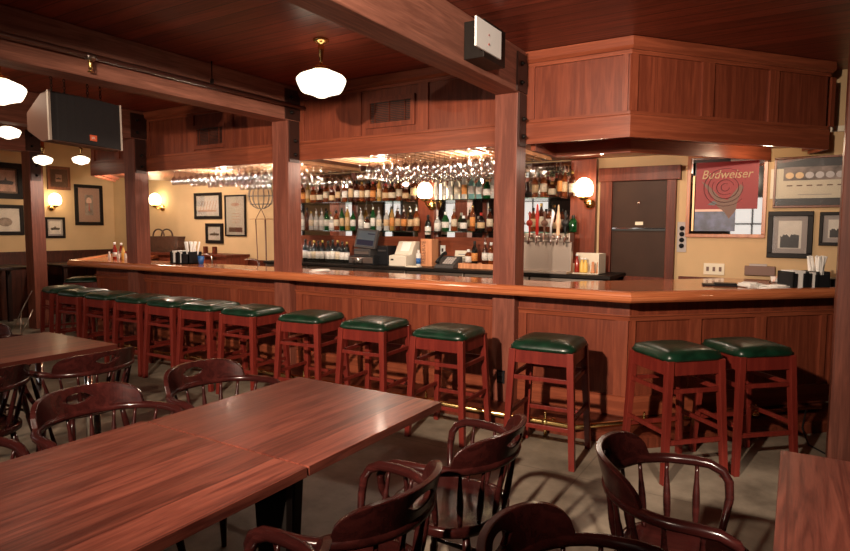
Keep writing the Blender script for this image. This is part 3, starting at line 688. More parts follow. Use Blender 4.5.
# ------------------------------------------------------------------ bar stools
def make_stool():
    t = thing('bar_stool', None, 'bar stool', (0,0,0), 'green-topped bar stools', world=False)
    cu = MB(); n = 14; grid = []
    W = .205
    top = []
    for i in range(n+1):
        row = []
        for j in range(n+1):
            u, v = i/n*2-1, j/n*2-1
            k = 1-.035*(abs(u)**6+abs(v)**6)/2 if True else 1
            e = max(abs(u), abs(v)); z = .715+.052*(1-e**5)**.5*(1-.38*(u*u+v*v)/2) if e < 1 else .715
            # round the corners a little
            x, y = u*W, v*W
            c = max(0, abs(u)+abs(v)-1.7); x -= math.copysign(c*.05, u); y -= math.copysign(c*.05, v)
            row.append(cu.bm.verts.new((x, y, z)))
        grid.append(row)
    for i in range(n):
        for j in range(n):
            f = cu.bm.faces.new([grid[i][j], grid[i+1][j], grid[i+1][j+1], grid[i][j+1]]); f.smooth = True
    ring = [grid[i][0] for i in range(n+1)]+[grid[n][j] for j in range(1, n+1)]+[grid[i][n] for i in range(n-1, -1, -1)]+[grid[0][j] for j in range(n-1, 0, -1)]
    low = [cu.bm.verts.new((v.co.x*.985, v.co.y*.985, .698)) for v in ring]
    for k in range(len(ring)): f = cu.bm.faces.new([ring[k], ring[(k+1) % len(ring)], low[(k+1) % len(ring)], low[k]]); f.smooth = True
    cu.bm.faces.new(low)
    cu.build('cushion', 'green_leather', t)
    tp, bt = .178, .212
    for sx_ in (-1, 1):
        for sy_ in (-1, 1):
            MB().taper((sx_*bt, sy_*bt, 0), .036, .036, (sx_*tp, sy_*tp, .70), .044, .044).build('leg', 'stool_wood', t, bevel=.003)
    ap = MB()
    for s_ in (-1, 1):
        ap.box(-tp, tp, s_*tp-.013, s_*tp+.013, .615, .698); ap.box(s_*tp-.013, s_*tp+.013, -tp, tp, .615, .698)
    ap.build('seat_rail', 'stool_wood', t, bevel=.002)
    def leg_at(z): return bt+(tp-bt)*z/.70
    for z, sides in ((.525, 'xxyy'), (.235, 'xx'), (.29, 'yy')):
        a = leg_at(z)
        if 'x' in sides:
            for s_ in (-1, 1): MB().box(-a, a, s_*a-.009, s_*a+.009, z-.013, z+.013).build('stretcher', 'stool_wood', t, bevel=.002)
        if 'y' in sides:
            for s_ in (-1, 1): MB().box(s_*a-.009, s_*a+.009, -a, a, z-.013, z+.013).build('stretcher', 'stool_wood', t, bevel=.002)
    return t
stool = make_stool(); index_kids()
ST = [((-.27, 4.46), 43, 'green-topped stool farthest right along the bar, under its angled end'),
      ((-.64, 4.08), 46, 'green-topped stool set cornerwise at the bend of the bar'),
      ((-1.41, 3.90), 4, 'green-topped stool just right of the post with the white plate above'),
      ((-2.19, 3.91), 2, 'green-topped stool just left of the post with the white plate above'),
      ((-2.88, 3.92), 3, 'fifth green-topped stool from the right end of the bar'),
      ((-3.555, 3.92), 6, 'sixth green-topped stool from the right end of the bar'),
      ((-4.275, 3.92), 1, 'green-topped stool just right of the middle timber post'),
      ((-4.86, 3.92), 3, 'green-topped stool just left of the middle timber post'),
      ((-5.385, 3.92), 1, 'ninth green-topped stool from the right, second left of the middle post'),
      ((-5.93, 3.92), 2, 'tenth green-topped stool from the right, third left of the middle post'),
      ((-6.49, 3.91), 0, 'green-topped stool next to the right of the left-end post of the bar'),
      ((-7.04, 3.91), 2, 'green-topped stool right in front of the left-end post of the bar'),
      ((-7.60, 3.98), -14, 'leftmost green-topped stool with a pale lit front leg'),
      ((-8.75, 4.85), -42, 'bright-topped stool behind the row round the left corner of the bar')]
for i, ((x, y), a, lab) in enumerate(ST):
    s_ = stool if i == 0 else copy_tree(stool)
    s_.location = (x+.02, y-.02, 0); s_.scale = (1.065,)*3 if i > 1 else (1.01, 1.01, 1.065); s_.rotation_euler.z = math.radians(a); s_['label'] = lab

# ------------------------------------------------------------------ dining tables
def table(name, label, x0, x1, y0, y1, legs, grp='wooden dining tables'):
    t = thing('dining_table', label, 'table', ((x0+x1)/2, (y0+y1)/2, 0), grp)
    MB().box(x0, x1, y0, y1, .716, .75).build('tabletop', 'table_wood', t, bevel=.0015)
    return t
def slab_base(t, x, y, sx_):
    ba = MB(); ba.taper((x, y, .03), .50, .05, (x, y, .70), .34, .05) if 0 else None
    # cast pedestal: flat tapering column, cross feet and top plate
    MB().taper((x, y, .05), .10, .055, (x, y, .695), .19, .055).build('column', 'black_steel', t, bevel=.004)
    MB().box(x-.22, x+.22, y-.16, y+.16, .696, .715).build('top_plate', 'black_steel', t)
    ft = MB()
    for a in (PI/4, 3*PI/4):
        M = Matrix.Translation((x, y, 0)) @ Matrix.Rotation(a, 4, 'Z'); ft.box(-.33, .33, -.03, .03, .005, .045, M)
    ft.build('foot', 'black_steel', t, bevel=.006)
X0, X1 = -2.205, -1.335
t1 = table('a', 'near dining table with the far edge closest to the bar, touching the table below it', X0, X1, 1.452, 2.325, 0); slab_base(t1, -1.9, 1.92, 0)
t2 = table('b', 'large near dining table running out of the bottom left corner', X0-.02, X1, .30, 1.443, 0); 
for (x, y, sx_) in ((-1.42, 1.37, 1), (-2.13, 1.37, -1), (-1.42, .40, 1), (-2.13, .40, -1)): MB().taper((x+sx_*.02, y, 0), .085, .03, (x, y, .715), .15, .03).build('leg', 'black_steel', t2, bevel=.003)
t3 = table('c', 'far left dining table with a bright patch of reflected lamp', -4.72, -3.84, 1.30, 2.33, 0)
for (x, y) in ((-4.6, 2.2), (-3.97, 2.2), (-4.6, 1.42), (-3.97, 1.42)): MB().tube([(x, y, 0), (x, y, .715)], .026, 12).build('leg', 'chrome', t3)
t4 = table('d', 'bright reddish dining table in the bottom right corner', -.015, .9, 1.0, 2.46, 0); slab_base(t4, .44, 1.6, 0)

# ------------------------------------------------------------------ captain's chairs
def make_chair():
    t = thing('captains_chair', None, 'chair', (0,0,0), 'dark captain chairs round the tables', world=False)
    RX, RY_ = .245, .268
    # faces +X.  seat
    pts = []
    for q in range(36):
        a = 2*PI*q/36; c, s_ = math.cos(a), math.sin(a)
        r_ = .235 if c < 0 else .235+.0*c
        x = .225*math.copysign(abs(c)**(.8), c); y = .24*math.copysign(abs(s_)**(.85), s_)
        if c > 0: y *= .97
        pts.append((x+.01, y))
    se = MB(); n = len(pts)
    c0 = se.bm.verts.new((0, 0, .438)); rings = []
    for f_, z in ((.35, .438), (.7, .443), (.9, .456), (.98, .458), (1.0, .448), (.99, .425), (.93, .415)):
        rings.append([se.bm.verts.new((p[0]*f_, p[1]*f_, z)) for p in pts])
    for k in range(n): se.bm.faces.new([c0, rings[0][k], rings[0][(k+1) % n]])
    for A, B in zip(rings[:-1], rings[1:]):
        for k in range(n): se.bm.faces.new([A[k], A[(k+1) % n], B[(k+1) % n], B[k]])
    se.bm.faces.new(rings[-1]); se.build('seat', 'chair_wood', t, smooth=True)
    # bentwood arm rail
    ZR = .685
    path = [(.125, .205, .445), (.140, .235, .50), (.155, .262, .57), (.152, .274, .625), (.130, .279, .660), (.085, .281, ZR-.004), (.03, .280, ZR)]
    arc = []
    for q in range(0, 17):
        a = PI/2+PI*q/16; arc.append((-.0+RX*math.cos(a), .278*math.sin(a), ZR))
    path = path+arc+[(x, -y, z) for (x, y, z) in reversed(path)]
    rad = [.012, .013, .015, .016, .017, .018, .019]+[.0185]*17+[.019, .018, .017, .016, .015, .013, .012]
    MB().tube(path, rad, 10).build('arm_rail', 'chair_wood', t)
    # crest with hand hole
    cr = MB(); A0 = math.radians(60); cols = 44; V = []
    def P3(a, h, r_extra):
        lean = .030*h/.11
        rx, ry = RX+lean+r_extra, .278+lean*.6+r_extra
        return Vector((-rx*math.cos(a), ry*math.sin(a), ZR+.008+h))
    hw = math.radians(11.5)
    for i in range(cols+1):
        u = -1+2*i/cols; a = A0*u
        top_ = .012+.098*(max(0, 1-abs(u)**5.0))**.55*(1-.10*u*u)
        mid = .059
        hh = .0225*math.sqrt(max(0, 1-(a/hw)**2)) if abs(a) < hw else 0
        V.append([(a, -.004), (a, (mid-hh) if top_ > mid else (top_-.004)*.6), (a, (mid+hh) if top_ > mid else (top_-.004)*.6), (a, top_), hh])
    TH = .011
    layers = []
    for e in (-TH, TH):
        layers.append([[cr.bm.verts.new(P3(a_, h_, e)) for (a_, h_) in col[:4]] for col in V])
    for li, Ly in enumerate(layers):
        for i in range(cols):
            A, B = Ly[i], Ly[i+1]
            cr.bm.faces.new([A[0], B[0], B[1], A[1]]); cr.bm.faces.new([A[2], B[2], B[3], A[3]])
    I, O = layers
    for i in range(cols):
        cr.bm.faces.new([I[i][3], I[i+1][3], O[i+1][3], O[i][3]]); cr.bm.faces.new([I[i][0], I[i+1][0], O[i+1][0], O[i][0]])
        if V[i][4] > 0 or V[i+1][4] > 0:
            cr.bm.faces.new([I[i][1], I[i+1][1], O[i+1][1], O[i][1]]); cr.bm.faces.new([I[i][2], I[i+1][2], O[i+1][2], O[i][2]])
    for i in (0, cols):
        cr.bm.faces.new([I[i][0], I[i][1], O[i][1], O[i][0]]); cr.bm.faces.new([I[i][2], I[i][3], O[i][3], O[i][2]])
    bmesh.ops.remove_doubles(cr.bm, verts=cr.bm.verts[:], dist=.0002)
    cr.build('crest', 'chair_wood', t, bevel=.004, smooth=False)
    # turned spindles
    def spindle(p0, p1, r_=.0095):
        p0, p1 = Vector(p0), Vector(p1); L_ = []
        R_ = []
        for q in range(9):
            f_ = q/8; L_.append(p0.lerp(p1, f_)); R_.append(r_*(.75+.65*math.sin(PI*min(1, f_*1.25))**1 if f_ < .8 else .75))
        return MB().tube(L_, R_, 8)
    for deg in (-76, -52, -32, -11, 11, 32, 52, 76):
        a = math.radians(deg)
        spindle((-.205*math.cos(a)+.0, .215*math.sin(a), .45), (-RX*math.cos(a), .276*math.sin(a), ZR-.012)).build('spindle', 'chair_wood', t)
    for s_ in (-1, 1):
        spindle((.045, s_*.222, .45), (.045, s_*.279, ZR-.012)).build('spindle', 'chair_wood', t)
    # turned legs and stretchers
    LG = {}
    for sx_ in (-1, 1):
        for sy_ in (-1, 1):
            p0 = Vector((sx_*.215, sy_*.205, 0)); p1 = Vector((sx_*.14, sy_*.15, .425)); LG[(sx_, sy_)] = (p0, p1)
            MB().tube([p0.lerp(p1, f_) for f_ in (0, .15, .3, .34, .38, .6, .85, 1)], [.012, .015, .019, .014, .019, .021, .017, .013], 10).build('leg', 'chair_wood', t)
    def on(sx_, sy_, f_): return LG[(sx_, sy_)][0].lerp(LG[(sx_, sy_)][1], f_)
    for sy_ in (-1, 1): MB().tube([on(-1, sy_, .38), (on(-1, sy_, .38)+on(1, sy_, .38))/2, on(1, sy_, .38)], [.008, .014, .008], 8).build('stretcher', 'chair_wood', t)
    MB().tube([(0, on(1, -1, .38).y, on(1, -1, .38).z), (0, 0, on(1, 1, .38).z), (0, on(1, 1, .38).y, on(1, 1, .38).z)], [.008, .013, .008], 8).build('stretcher', 'chair_wood', t)
    return t
chair = make_chair(); index_kids()
CH = [((-1.12, 2.04), 180, 'dark captain chair right of the near table, nearest the bar, seat in view'),
      ((-1.155, 1.44), 180, 'dark captain chair right of the near table, crest overlapping the chair nearer the bar'),
      ((-1.13, .875), 180, 'dark captain chair at the bottom edge under the near table corner'),
      ((-.275, 2.085), 9, 'dark captain chair facing the bright right table, spindles and both arms in view'),
      ((-.345, 1.345), 3, 'dark captain chair at the bottom edge between the tables, crest and arm in view'),
      ((-2.51, 1.475), 0, 'dark captain chair left of the near table, shiny crest and slot in full view'),
      ((-2.50, 2.09), 0, 'dark captain chair left of the near table, tucked in nearest the stools'),
      ((-2.60, .84), 0, 'dark captain chair at the left edge, only one arm in view'),
      ((-3.70, 2.02), 180, 'dark captain chair with its crest under the far left table corner'),
      ((-3.74, 1.42), 180, 'dark captain chair cut by the left edge below the far left table'),
      ((-5.0, 2.02), 0, 'dark captain chair on the far side of the far left table')]
for i, ((x, y), a, lab) in enumerate(CH):
    c_ = chair if i == 0 else copy_tree(chair)
    c_.location = (x, y, 0); c_.rotation_euler.z = math.radians(a); c_['label'] = lab

# ------------------------------------------------------------------ dark far-left furniture
def high_table(x, y, w, d, label):
    t = thing('high_table', label, 'high table', (x, y, 0), 'dark high tables by the left wall')
    MB().box(x-w/2, x+w/2, y-d/2, y+d/2, .88, .92).build('tabletop', 'dark_furniture_wood', t, bevel=.005)
    for sx_ in (-1, 1):
        for sy_ in (-1, 1): MB().box(x+sx_*(w/2-.06)-.03, x+sx_*(w/2-.06)+.03, y+sy_*(d/2-.06)-.03, y+sy_*(d/2-.06)+.03, 0, .88).build('leg', 'dark_furniture_wood', t)
    MB().box(x-w/2+.09, x+w/2-.09, y-.02, y+.02, .2, .26).build('stretcher', 'dark_furniture_wood', t)
high_table(-10.35, 5.75, .9, 1.2, 'dark high table against the left wall behind the bar corner')
high_table(-10.35, 4.2, .9, 1.2, 'dark high table left of the free-standing post')
p = onZ(25, 333, 0)
t = thing('folding_stand', 'thin folded metal stand leaning by the far left post', 'stand', (-9.3, 4.2, 0))
MB().tube([(-9.45, 4.15, 0), (-9.2, 4.35, .62)], .008, 6).tube([(-9.15, 4.15, 0), (-9.32, 4.25, .33)], .008, 6).tube([(-9.15, 4.15, 0), (-9.2, 4.35, .35)], .008, 6).build('stand_legs', 'steel', t)

# ------------------------------------------------------------------ bottles
BOT = {}
SHAPES = {
 'whisky': ([(0,0),(.036,0),(.037,.01),(.037,.17),(.033,.19),(.016,.215),(.0135,.235),(.0135,.27)], .27, .026, .06, .15),
 'wine':   ([(0,0),(.037,0),(.038,.01),(.038,.18),(.034,.205),(.017,.235),(.0145,.25),(.0145,.29)], .29, .022, .05, .15),
 'round':  ([(0,0),(.042,0),(.046,.02),(.047,.10),(.042,.14),(.025,.175),(.015,.19),(.014,.225)], .225, .03, .04, .11),
 'short':  ([(0,0),(.040,0),(.042,.01),(.042,.11),(.036,.13),(.018,.15),(.016,.175)], .175, .028, .03, .10),
 'tall':   ([(0,0),(.031,0),(.032,.01),(.032,.20),(.028,.225),(.014,.26),(.012,.28),(.012,.31)], .31, .025, .06, .17),
}
def bottle(shape, glass_, lab_, cap_, loc, label, group, s=1.0):
    key = (shape, glass_, lab_, cap_)
    if key not in BOT:
        prof, h, ch, l0, l1 = SHAPES[shape]
        b_ = MB().lathe(prof, seg=14).build('bottle', glass_, None)
        r_ = prof[3][0] if shape != 'round' else .0472
        if lab_: MB().lathe([(r_-.001, l0), (r_+.0012, l0+.001), (r_+.0012, l1-.001), (r_-.001, l1)], seg=14).build('paper_label', lab_, b_)
        MB().lathe([(prof[-1][0]+.001, h-.03), (prof[-1][0]+.003, h-.028), (prof[-1][0]+.003, h+.006), (0, h+.006)], seg=10).build('cap', cap_, b_)
        if shape in ('whisky', 'tall') and cap_ == 'cap_chrome':
            MB().tube([(0, 0, h+.006), (0, -.004, h+.03), (0, -.018, h+.05)], [.006, .005, .003], 6).build('pourer', cap_, b_)
        index_kids(); BOT[key] = b_; o = b_
    else: o = copy_tree(BOT[key])
    o.location = loc; o.scale = (s, s, s); o.rotation_euler.z = random.uniform(-.4, .4)
    tag(o, label, 'bottle', group); return o
random.seed(11)
GN = {'amber_glass': 'amber', 'brown_glass': 'brown', 'clear_glass_bottle': 'clear', 'green_bottle': 'green', 'black_bottle': 'black', 'teal_bottle': 'pale teal', 'gold_bottle': 'golden'}
def row(pxs, z, y, specs, where, group, zpy, sc=1.0):
    for i, px in enumerate(pxs):
        sh, g_, l_, c_ = specs[i % len(specs)] if not callable(specs) else specs(i, px)
        x = onY(px, zpy, y).x
        bottle(sh, g_, 'label_'+l_ if l_ else None, 'cap_'+c_, (x, y, z+.001), '%s bottle, %s label, %s from left, %s' % (GN[g_], l_ or 'no', ORD[i], where), group, sc*random.uniform(.95, 1.04))
Z1, Z2, Z3 = SHZ
AM = [('whisky','amber_glass','orange','red'), ('tall','gold_bottle','tan','gold'), ('round','amber_glass','tan','red'), ('round','brown_glass','cream','black'), ('whisky','amber_glass','cream','black'),
      ('short','brown_glass','tan','chrome'), ('whisky','brown_glass','tan','black'), ('whisky','amber_glass','white','chrome'), ('tall','brown_glass','tan','gold'), ('whisky','brown_glass','white','black'),
      ('whisky','amber_glass','tan','gold'), ('whisky','brown_glass','cream','black')]
top_l = [303, 308, 313.4, 320, 326, 331.8, 338, 344.8, 351, 356.8, 362, 367.6, 373, 379.3, 386, 392.2, 399, 405.5, 413.5]
row(top_l, Z2, 6.45, AM, 'upper shelf left of the middle sconce', 'spirit bottles on the upper glass shelf', 200)
row([437, 444, 450.5, 457.4, 464.2, 471.3, 478.7, 487, 493.5], Z2, 6.45, [('tall','clear_glass_bottle','white','white'), ('tall','clear_glass_bottle','white','chrome'), ('tall','clear_glass_bottle','white','black'), ('whisky','clear_glass_bottle','cream','chrome'),
     ('tall','clear_glass_bottle','orange','chrome'), ('whisky','teal_bottle','white','chrome'), ('whisky','teal_bottle','white','black'), ('round','green_bottle','white','gold'), ('whisky','clear_glass_bottle','white','white')], 'upper shelf right of the middle sconce', 'spirit bottles on the upper glass shelf', 199)
row([535, 543.5, 552, 560, 564.5, 572], Z2, 6.45, [('whisky','amber_glass','tan','red'), ('whisky','amber_glass','cream','red'), ('short','brown_glass','cream','gold'), ('tall','brown_glass','orange','chrome'), ('tall','amber_glass','tan','chrome'), ('wine','brown_glass','cream','gold')],
    'upper shelf beside the right sconce', 'spirit bottles on the upper glass shelf', 197)
row([302, 307, 311.5, 316.5, 322, 327, 332, 336.5, 342, 347.5, 353, 361, 367, 373, 379, 386.5, 392, 398, 404, 410.5, 416.5], Z1, 6.45,
    [('whisky','clear_glass_bottle','white','black'), ('tall','brown_glass',None,'black'), ('whisky','clear_glass_bottle','cream','gold'), ('whisky','clear_glass_bottle','white','chrome'), ('whisky','clear_glass_bottle','white','chrome'), ('whisky','green_bottle','white','black'), ('short','clear_glass_bottle','white','chrome'),
     ('whisky','amber_glass','cream','black'), ('tall','green_bottle','tan','black'), ('tall','gold_bottle','tan','chrome'), ('whisky','green_bottle','white','black'), ('whisky','clear_glass_bottle','white','chrome'), ('short','brown_glass','white','black'), ('tall','green_bottle','white','chrome'), ('whisky','clear_glass_bottle','cream','chrome'),
     ('whisky','clear_glass_bottle','tan','white'), ('tall','gold_bottle','orange','black'), ('whisky','brown_glass','tan','chrome'), ('whisky','brown_glass','orange','chrome'), ('whisky','black_bottle','tan','chrome'), ('whisky','amber_glass','tan','chrome')],
    'lower shelf left of the middle sconce', 'spirit bottles on the lower glass shelf', 230)
row([437.6, 445.5, 454, 463.5, 472.5, 481, 489.5], Z1, 6.45, [('short','clear_glass_bottle','white','chrome'), ('round','green_bottle','white','white'), ('whisky','amber_glass','cream','chrome'), ('short','black_bottle','white','white'), ('tall','amber_glass','orange','gold'), ('round','black_bottle','tan','red'), ('whisky','brown_glass','cream','black')],
    'lower shelf right of the middle sconce', 'spirit bottles on the lower glass shelf', 228)
row([533, 541, 549, 557, 566, 573], Z1-.0, 6.45, [('whisky','amber_glass','tan','black'), ('tall','brown_glass','cream','gold'), ('whisky','amber_glass','white','black'), ('round','brown_glass','tan','black'), ('short','black_bottle',None,'black'), ('short','green_bottle',None,'black')], 'lower shelf behind the beer taps', 'spirit bottles on the lower glass shelf', 228)
CZ = 1.066
row([305.7, 310, 314.5, 318.5, 322.7, 328.3, 333, 338, 342.4, 347], CZ, 6.20, [('wine','black_bottle','white','black'), ('wine','black_bottle','white','black'), ('wine','black_bottle','cream','gold'), ('wine','black_bottle','white','black'), ('wine','black_bottle','white','gold')],
    'wine row on the back counter', 'wine bottles on the back counter', 262)
row([468.5, 474.5, 485, 491], CZ+.035, 6.35, [('short','amber_glass','white','white'), ('wine','black_bottle','orange','black'), ('whisky','brown_glass','white','chrome'), ('whisky','amber_glass','white','white')], 'wooden tray on the back counter', 'bottles in the wooden tray', 262)
bottle('wine', 'black_bottle', 'label_white', 'cap_black', (onY(428, 230, 6.45).x, 6.45, 1.401), 'dark green wine bottle with a white label standing on the upright wooden box', None)

# ------------------------------------------------------------------ hanging and shelf glasses
def wine_glass():
    b_ = MB().lathe([(.0, 0), (.034, .001), (.034, .003), (.006, .008), (.004, .02), (.004, .085), (.012, .095), (.030, .115), (.036, .14), (.033, .175), (.029, .195), (.0275, .195), (.031, .175), (.034, .14), (.028, .117), (.0, .098)], seg=14)
    return b_
wg = wine_glass().build('wine_glass', 'stem_glass', None)
fl = MB().lathe([(0, 0), (.030, .001), (.030, .003), (.005, .008), (.004, .02), (.004, .07), (.014, .085), (.023, .12), (.025, .16), (.022, .20), (.0205, .20), (.0235, .16), (.021, .12), (.0, .086)], seg=14).build('champagne_flute', 'stem_glass', None)
first = {}
def hang(proto, x, y, z, label, group):
    o = proto if proto.name not in first else proto.copy()
    if proto.name in first: COL.objects.link(o)
    first[proto.name] = 1
    o.location = (x, y, z); o.rotation_euler.x = PI; tag(o, label, 'glass', group)
RN = ['front', 'second', 'third', 'fourth', 'rear']
RY5 = [5.0, 5.28, 5.56, 5.84, 6.12]
for ri, (a, b_, lab, ys) in enumerate(((-4.34, -2.28, 'rack right of the middle post', [0, 1, 2, 3, 4]), (-6.91, -4.75, 'rack left of the middle post', [0, 1, 2, 4]))):
    for yi in ys:
        x = a+.055; k = 0
        while x < b_-.02:
            near_left = ri == 0 and x < -3.75 and yi < 2
            if not near_left:
                pr = fl if (ri == 0 and yi in (1,)) else wg
                side = 'clear stemmed glasses' 
                hang(pr, x, RY5[yi], 2.2635, '%s hanging %s from left, %s row, %s' % ('clear flute' if pr is fl else 'clear wine glass', ORD[k], RN[yi], lab), 'stemmed glasses in the %s' % lab); k += 1
            x += .11
tum = MB().lathe([(0, .004), (.026, 0), (.033, .09), (.0315, .09), (.025, .006), (0, .006)], seg=12)
tb = tum.build('tumbler', 'stem_glass', None)
def place(proto, x, y, z, label, cat, group, s=1):
    o = proto if proto.name not in first else proto.copy()
    if proto.name in first: COL.objects.link(o)
    first[proto.name] = 1
    o.location = (x, y, z); o.scale = (s,)*3; tag(o, label, cat, group)
for i, px in enumerate((303, 309, 316, 322, 385, 391, 397, 440, 447, 453, 460, 468, 535, 541, 547, 553, 560)):
    where = 'at the far left of' if px < 330 else 'near the middle of' if px < 470 else 'at the far right of'
    n_ = [0, 1, 2, 3, 0, 1, 2, 3, 4, 5, 6, 7, 0, 1, 2, 3, 4][i]
    place(tb, onY(px, 172, 6.45).x, 6.45, SHZ[2]+.001, 'small clear tumbler, %s from the left %s the topmost glass shelf' % (ORD[n_], where), 'glass', 'tumblers on the topmost shelf')
for i, px in enumerate((353, 357, 361)):
    place(tb, onY(px, 266, 6.08).x, 6.10, CZ, 'small clear glass, %s from the left before the register drawer' % ORD[i], 'glass', 'glasses before the register')

# ------------------------------------------------------------------ back counter equipment
x = onY(368, 260, 6.25).x
t = thing('cash_register', 'dark touchscreen cash register with a silver drawer on the back counter', 'cash register', (x, 6.25, CZ))
w = .20
MB().box(x-w, x+w, 6.10, 6.45, CZ, CZ+.11).build('drawer_case', 'black_plastic', t, bevel=.004)
MB().box(x-w+.015, x+w-.015, 6.09, 6.10, CZ+.02, CZ+.095).build('drawer', 'steel', t, bevel=.002)
MB().box(x-.16, x+.10, 6.16, 6.42, CZ+.11, CZ+.20).build('printer_base', 'grey_plastic', t, bevel=.006)
MB().box(x-.14, x+.08, 6.15, 6.16, CZ+.13, CZ+.165).build('base_strip', 'steel', t)
M = Matrix.Translation((x+.005, 6.20, CZ+.33)) @ Matrix.Rotation(math.radians(4), 4, 'Y') @ Matrix.Rotation(math.radians(-14), 4, 'X')
s_ = MB().box(-.165, .165, 0, .05, -.125, .125, M).build('monitor', 'grey_plastic', t, bevel=.008)
MB().box(-.135, .135, -.003, 0, -.095, .095, M).build('screen', 'screen_dark', s_)
MB().box(-.13, .13, -.005, -.003, -.09, -.02, M).box(.02, .13, -.005, -.003, .055, .07, M).build('screen_rows', 'screen_bar', s_)
MB().box(x-.03, x+.03, 6.24, 6.30, CZ+.19, CZ+.28).build('neck', 'black_plastic', t)
x = onY(386, 250, 6.3).x
t = thing('printer_unit', 'black box printer between the cash register and the beige receipt printer', 'printer', (x, 6.3, CZ))
MB().box(x-.085, x+.085, 6.22, 6.42, CZ, CZ+.24).build('body', 'black_plastic', t, bevel=.008); MB().box(x-.06, x+.06, 6.21, 6.22, CZ+.17, CZ+.19).build('slot', 'grey_plastic', t)
x = onY(403, 255, 6.22).x
t = thing('receipt_printer', 'beige stepped receipt printer on the back counter', 'printer', (x, 6.2, CZ))
yz_prism(MB(), [(6.10, CZ), (6.42, CZ), (6.42, CZ+.30), (6.32, CZ+.30), (6.22, CZ+.14), (6.10, CZ+.13)], x-.13, x+.12).build('body', 'beige_plastic', t, bevel=.008)
yz_prism(MB(), [(6.228, CZ+.15), (6.238, CZ+.145), (6.318, CZ+.285), (6.308, CZ+.29)], x-.06, x+.07).build('lid', 'white_paint', t, bevel=.003)
MB().box(x-.10, x-.06, 6.097, 6.10, CZ+.07, CZ+.09).build('button', 'black_plastic', t)
x = onY(418.5, 255, 6.25).x
t = thing('small_bottle', 'little blue and white bottle between the receipt printer and the wooden box', 'bottle', (x, 6.25, CZ))
MB().lathe([(.028, CZ), (.030, CZ+.01), (.030, CZ+.15), (.015, CZ+.17), (.015, CZ+.20), (0, CZ+.20)], c=(x, 6.25, 0), seg=12).build('body', 'label_white', t)
MB().lathe([(.031, CZ+.03), (.031, CZ+.10)], c=(x, 6.25, 0), seg=12).build('wrap_label', 'blue_ceramic', t)
x = onY(428, 250, 6.35).x
t = thing('wooden_box', 'upright pale wooden bottle box with dark stamped writing', 'box', (x, 6.4, CZ))
MB().box(x-.075, x+.085, 6.30, 6.46, CZ, 1.40).build('case', 'crate_wood', t, bevel=.003)
text_mesh('stamped_letters', 'RESERVE', .075, 'dull_brown', t, (x-.03, 6.298, CZ+.17), FACE_CAM @ Matrix.Rotation(PI/2, 3, 'Z'), .001)
x = onY(446, 258, 6.15).x
t = thing('telephone', 'dark desk telephone with angled keypad on the back counter', 'telephone', (x, 6.2, CZ))
yz_prism(MB(), [(6.08, CZ), (6.32, CZ), (6.32, CZ+.13), (6.28, CZ+.135), (6.09, CZ+.03)], x-.12, x+.13).build('base', 'grey_plastic', t, bevel=.006)
kp = MB()
Mk = Matrix.Translation((x, 6.185, CZ+.086)) @ Matrix.Rotation(math.atan2(.105, .19), 4, 'X')
for i in range(4):
    for j in range(4): kp.box(-.03+i*.033, -.03+i*.033+.024, -.07+j*.036, -.07+j*.036+.024, 0, .008, Mk)
kp.build('keys', 'mat_grey', t)
MB().tube([(x-.09, 6.10, CZ+.065), (x-.09, 6.13, CZ+.10), (x-.09, 6.24, CZ+.16), (x-.09, 6.29, CZ+.165)], [.026, .017, .017, .028], 8).build('handset', 'black_plastic', t)
x = onY(462, 250, 6.42).x
t = thing('certificate_card', 'pale printed card leaning on the backsplash behind the telephone', 'card', (x, 6.4, CZ))
Mc = Matrix.Translation((x, 6.45, CZ)) @ Matrix.Rotation(math.radians(-12), 4, 'X')
cdd = MB().box(-.13, .13, 0, .006, 0, .20, Mc).build('card', 'mat_cream', t)
for i in range(5): MB().box(-.08+.01*i, .08-.01*i, -.002, 0, .15-.028*i, .157-.028*i, Mc).build('text_line', 'sea_blue' if i == 0 else 'dull_brown', cdd)
x0, x1 = onY(461, 262, 6.3).x, onY(491, 262, 6.3).x
t = thing('wooden_tray', 'long shallow pale wooden tray holding bottles at the right end of the counter', 'tray', ((x0+x1)/2, 6.3, CZ))
MB().box(x0, x1+.1, 6.22, 6.44, CZ, CZ+.034).box(x0, x1+.1, 6.21, 6.225, CZ, CZ+.06).box(x0, x1+.1, 6.44, 6.455, CZ, CZ+.06).box(x0, x0+.015, 6.22, 6.44, CZ, CZ+.06).box(x1+.085, x1+.1, 6.22, 6.44, CZ, CZ+.06).build('tray', 'crate_wood', t, bevel=.002)
x = onY(412, 264, 6.08).x
t = thing('paper_stack', 'thin pile of paper lying in front of the wooden box', 'paper', (x, 6.08, CZ)); MB().box(x-.07, x+.09, 6.04, 6.16, CZ, CZ+.012).build('sheets', 'mat_cream', t)

# ------------------------------------------------------------------ beer taps
ya = 6.10
xa, xb = onY(519, 250, ya+.06).x, onY(572, 250, ya+.06).x
t = thing('beer_tap_tower', 'stainless beer tap wall with a row of faucets and mixed tap handles', 'beer taps', ((xa+xb)/2, ya, CZ))
MB().box(xa, xb, ya+.04, ya+.10, CZ, 1.40).build('panel', 'steel', t, bevel=.003)
MB().box(xa, xb, ya-.02, ya+.12, 1.395, 1.485).build('tap_beam', 'steel', t, bevel=.006)
MB().box(xa, xb, ya-.10, ya+.04, CZ, CZ+.025).build('drip_tray', 'steel', t, bevel=.003)
zc = 1.44
hs = [(522.5, 'round', 'dull_brown', 'dark handle'), (530.5, 'round', 'sauce_red', 'brown shield tap handle'), (538, 'tall', 'red_plastic', 'red tap handle'), (545.3, 'round', 'dull_brown', 'brown round-badge tap handle'), (552.8, 'slim', 'silver_handle', 'silver white tap handle'), (559, 'figure', 'tan_wood', 'tan carved tap handle'), (566, 'round', 'rubber_black', 'black tap handle')]
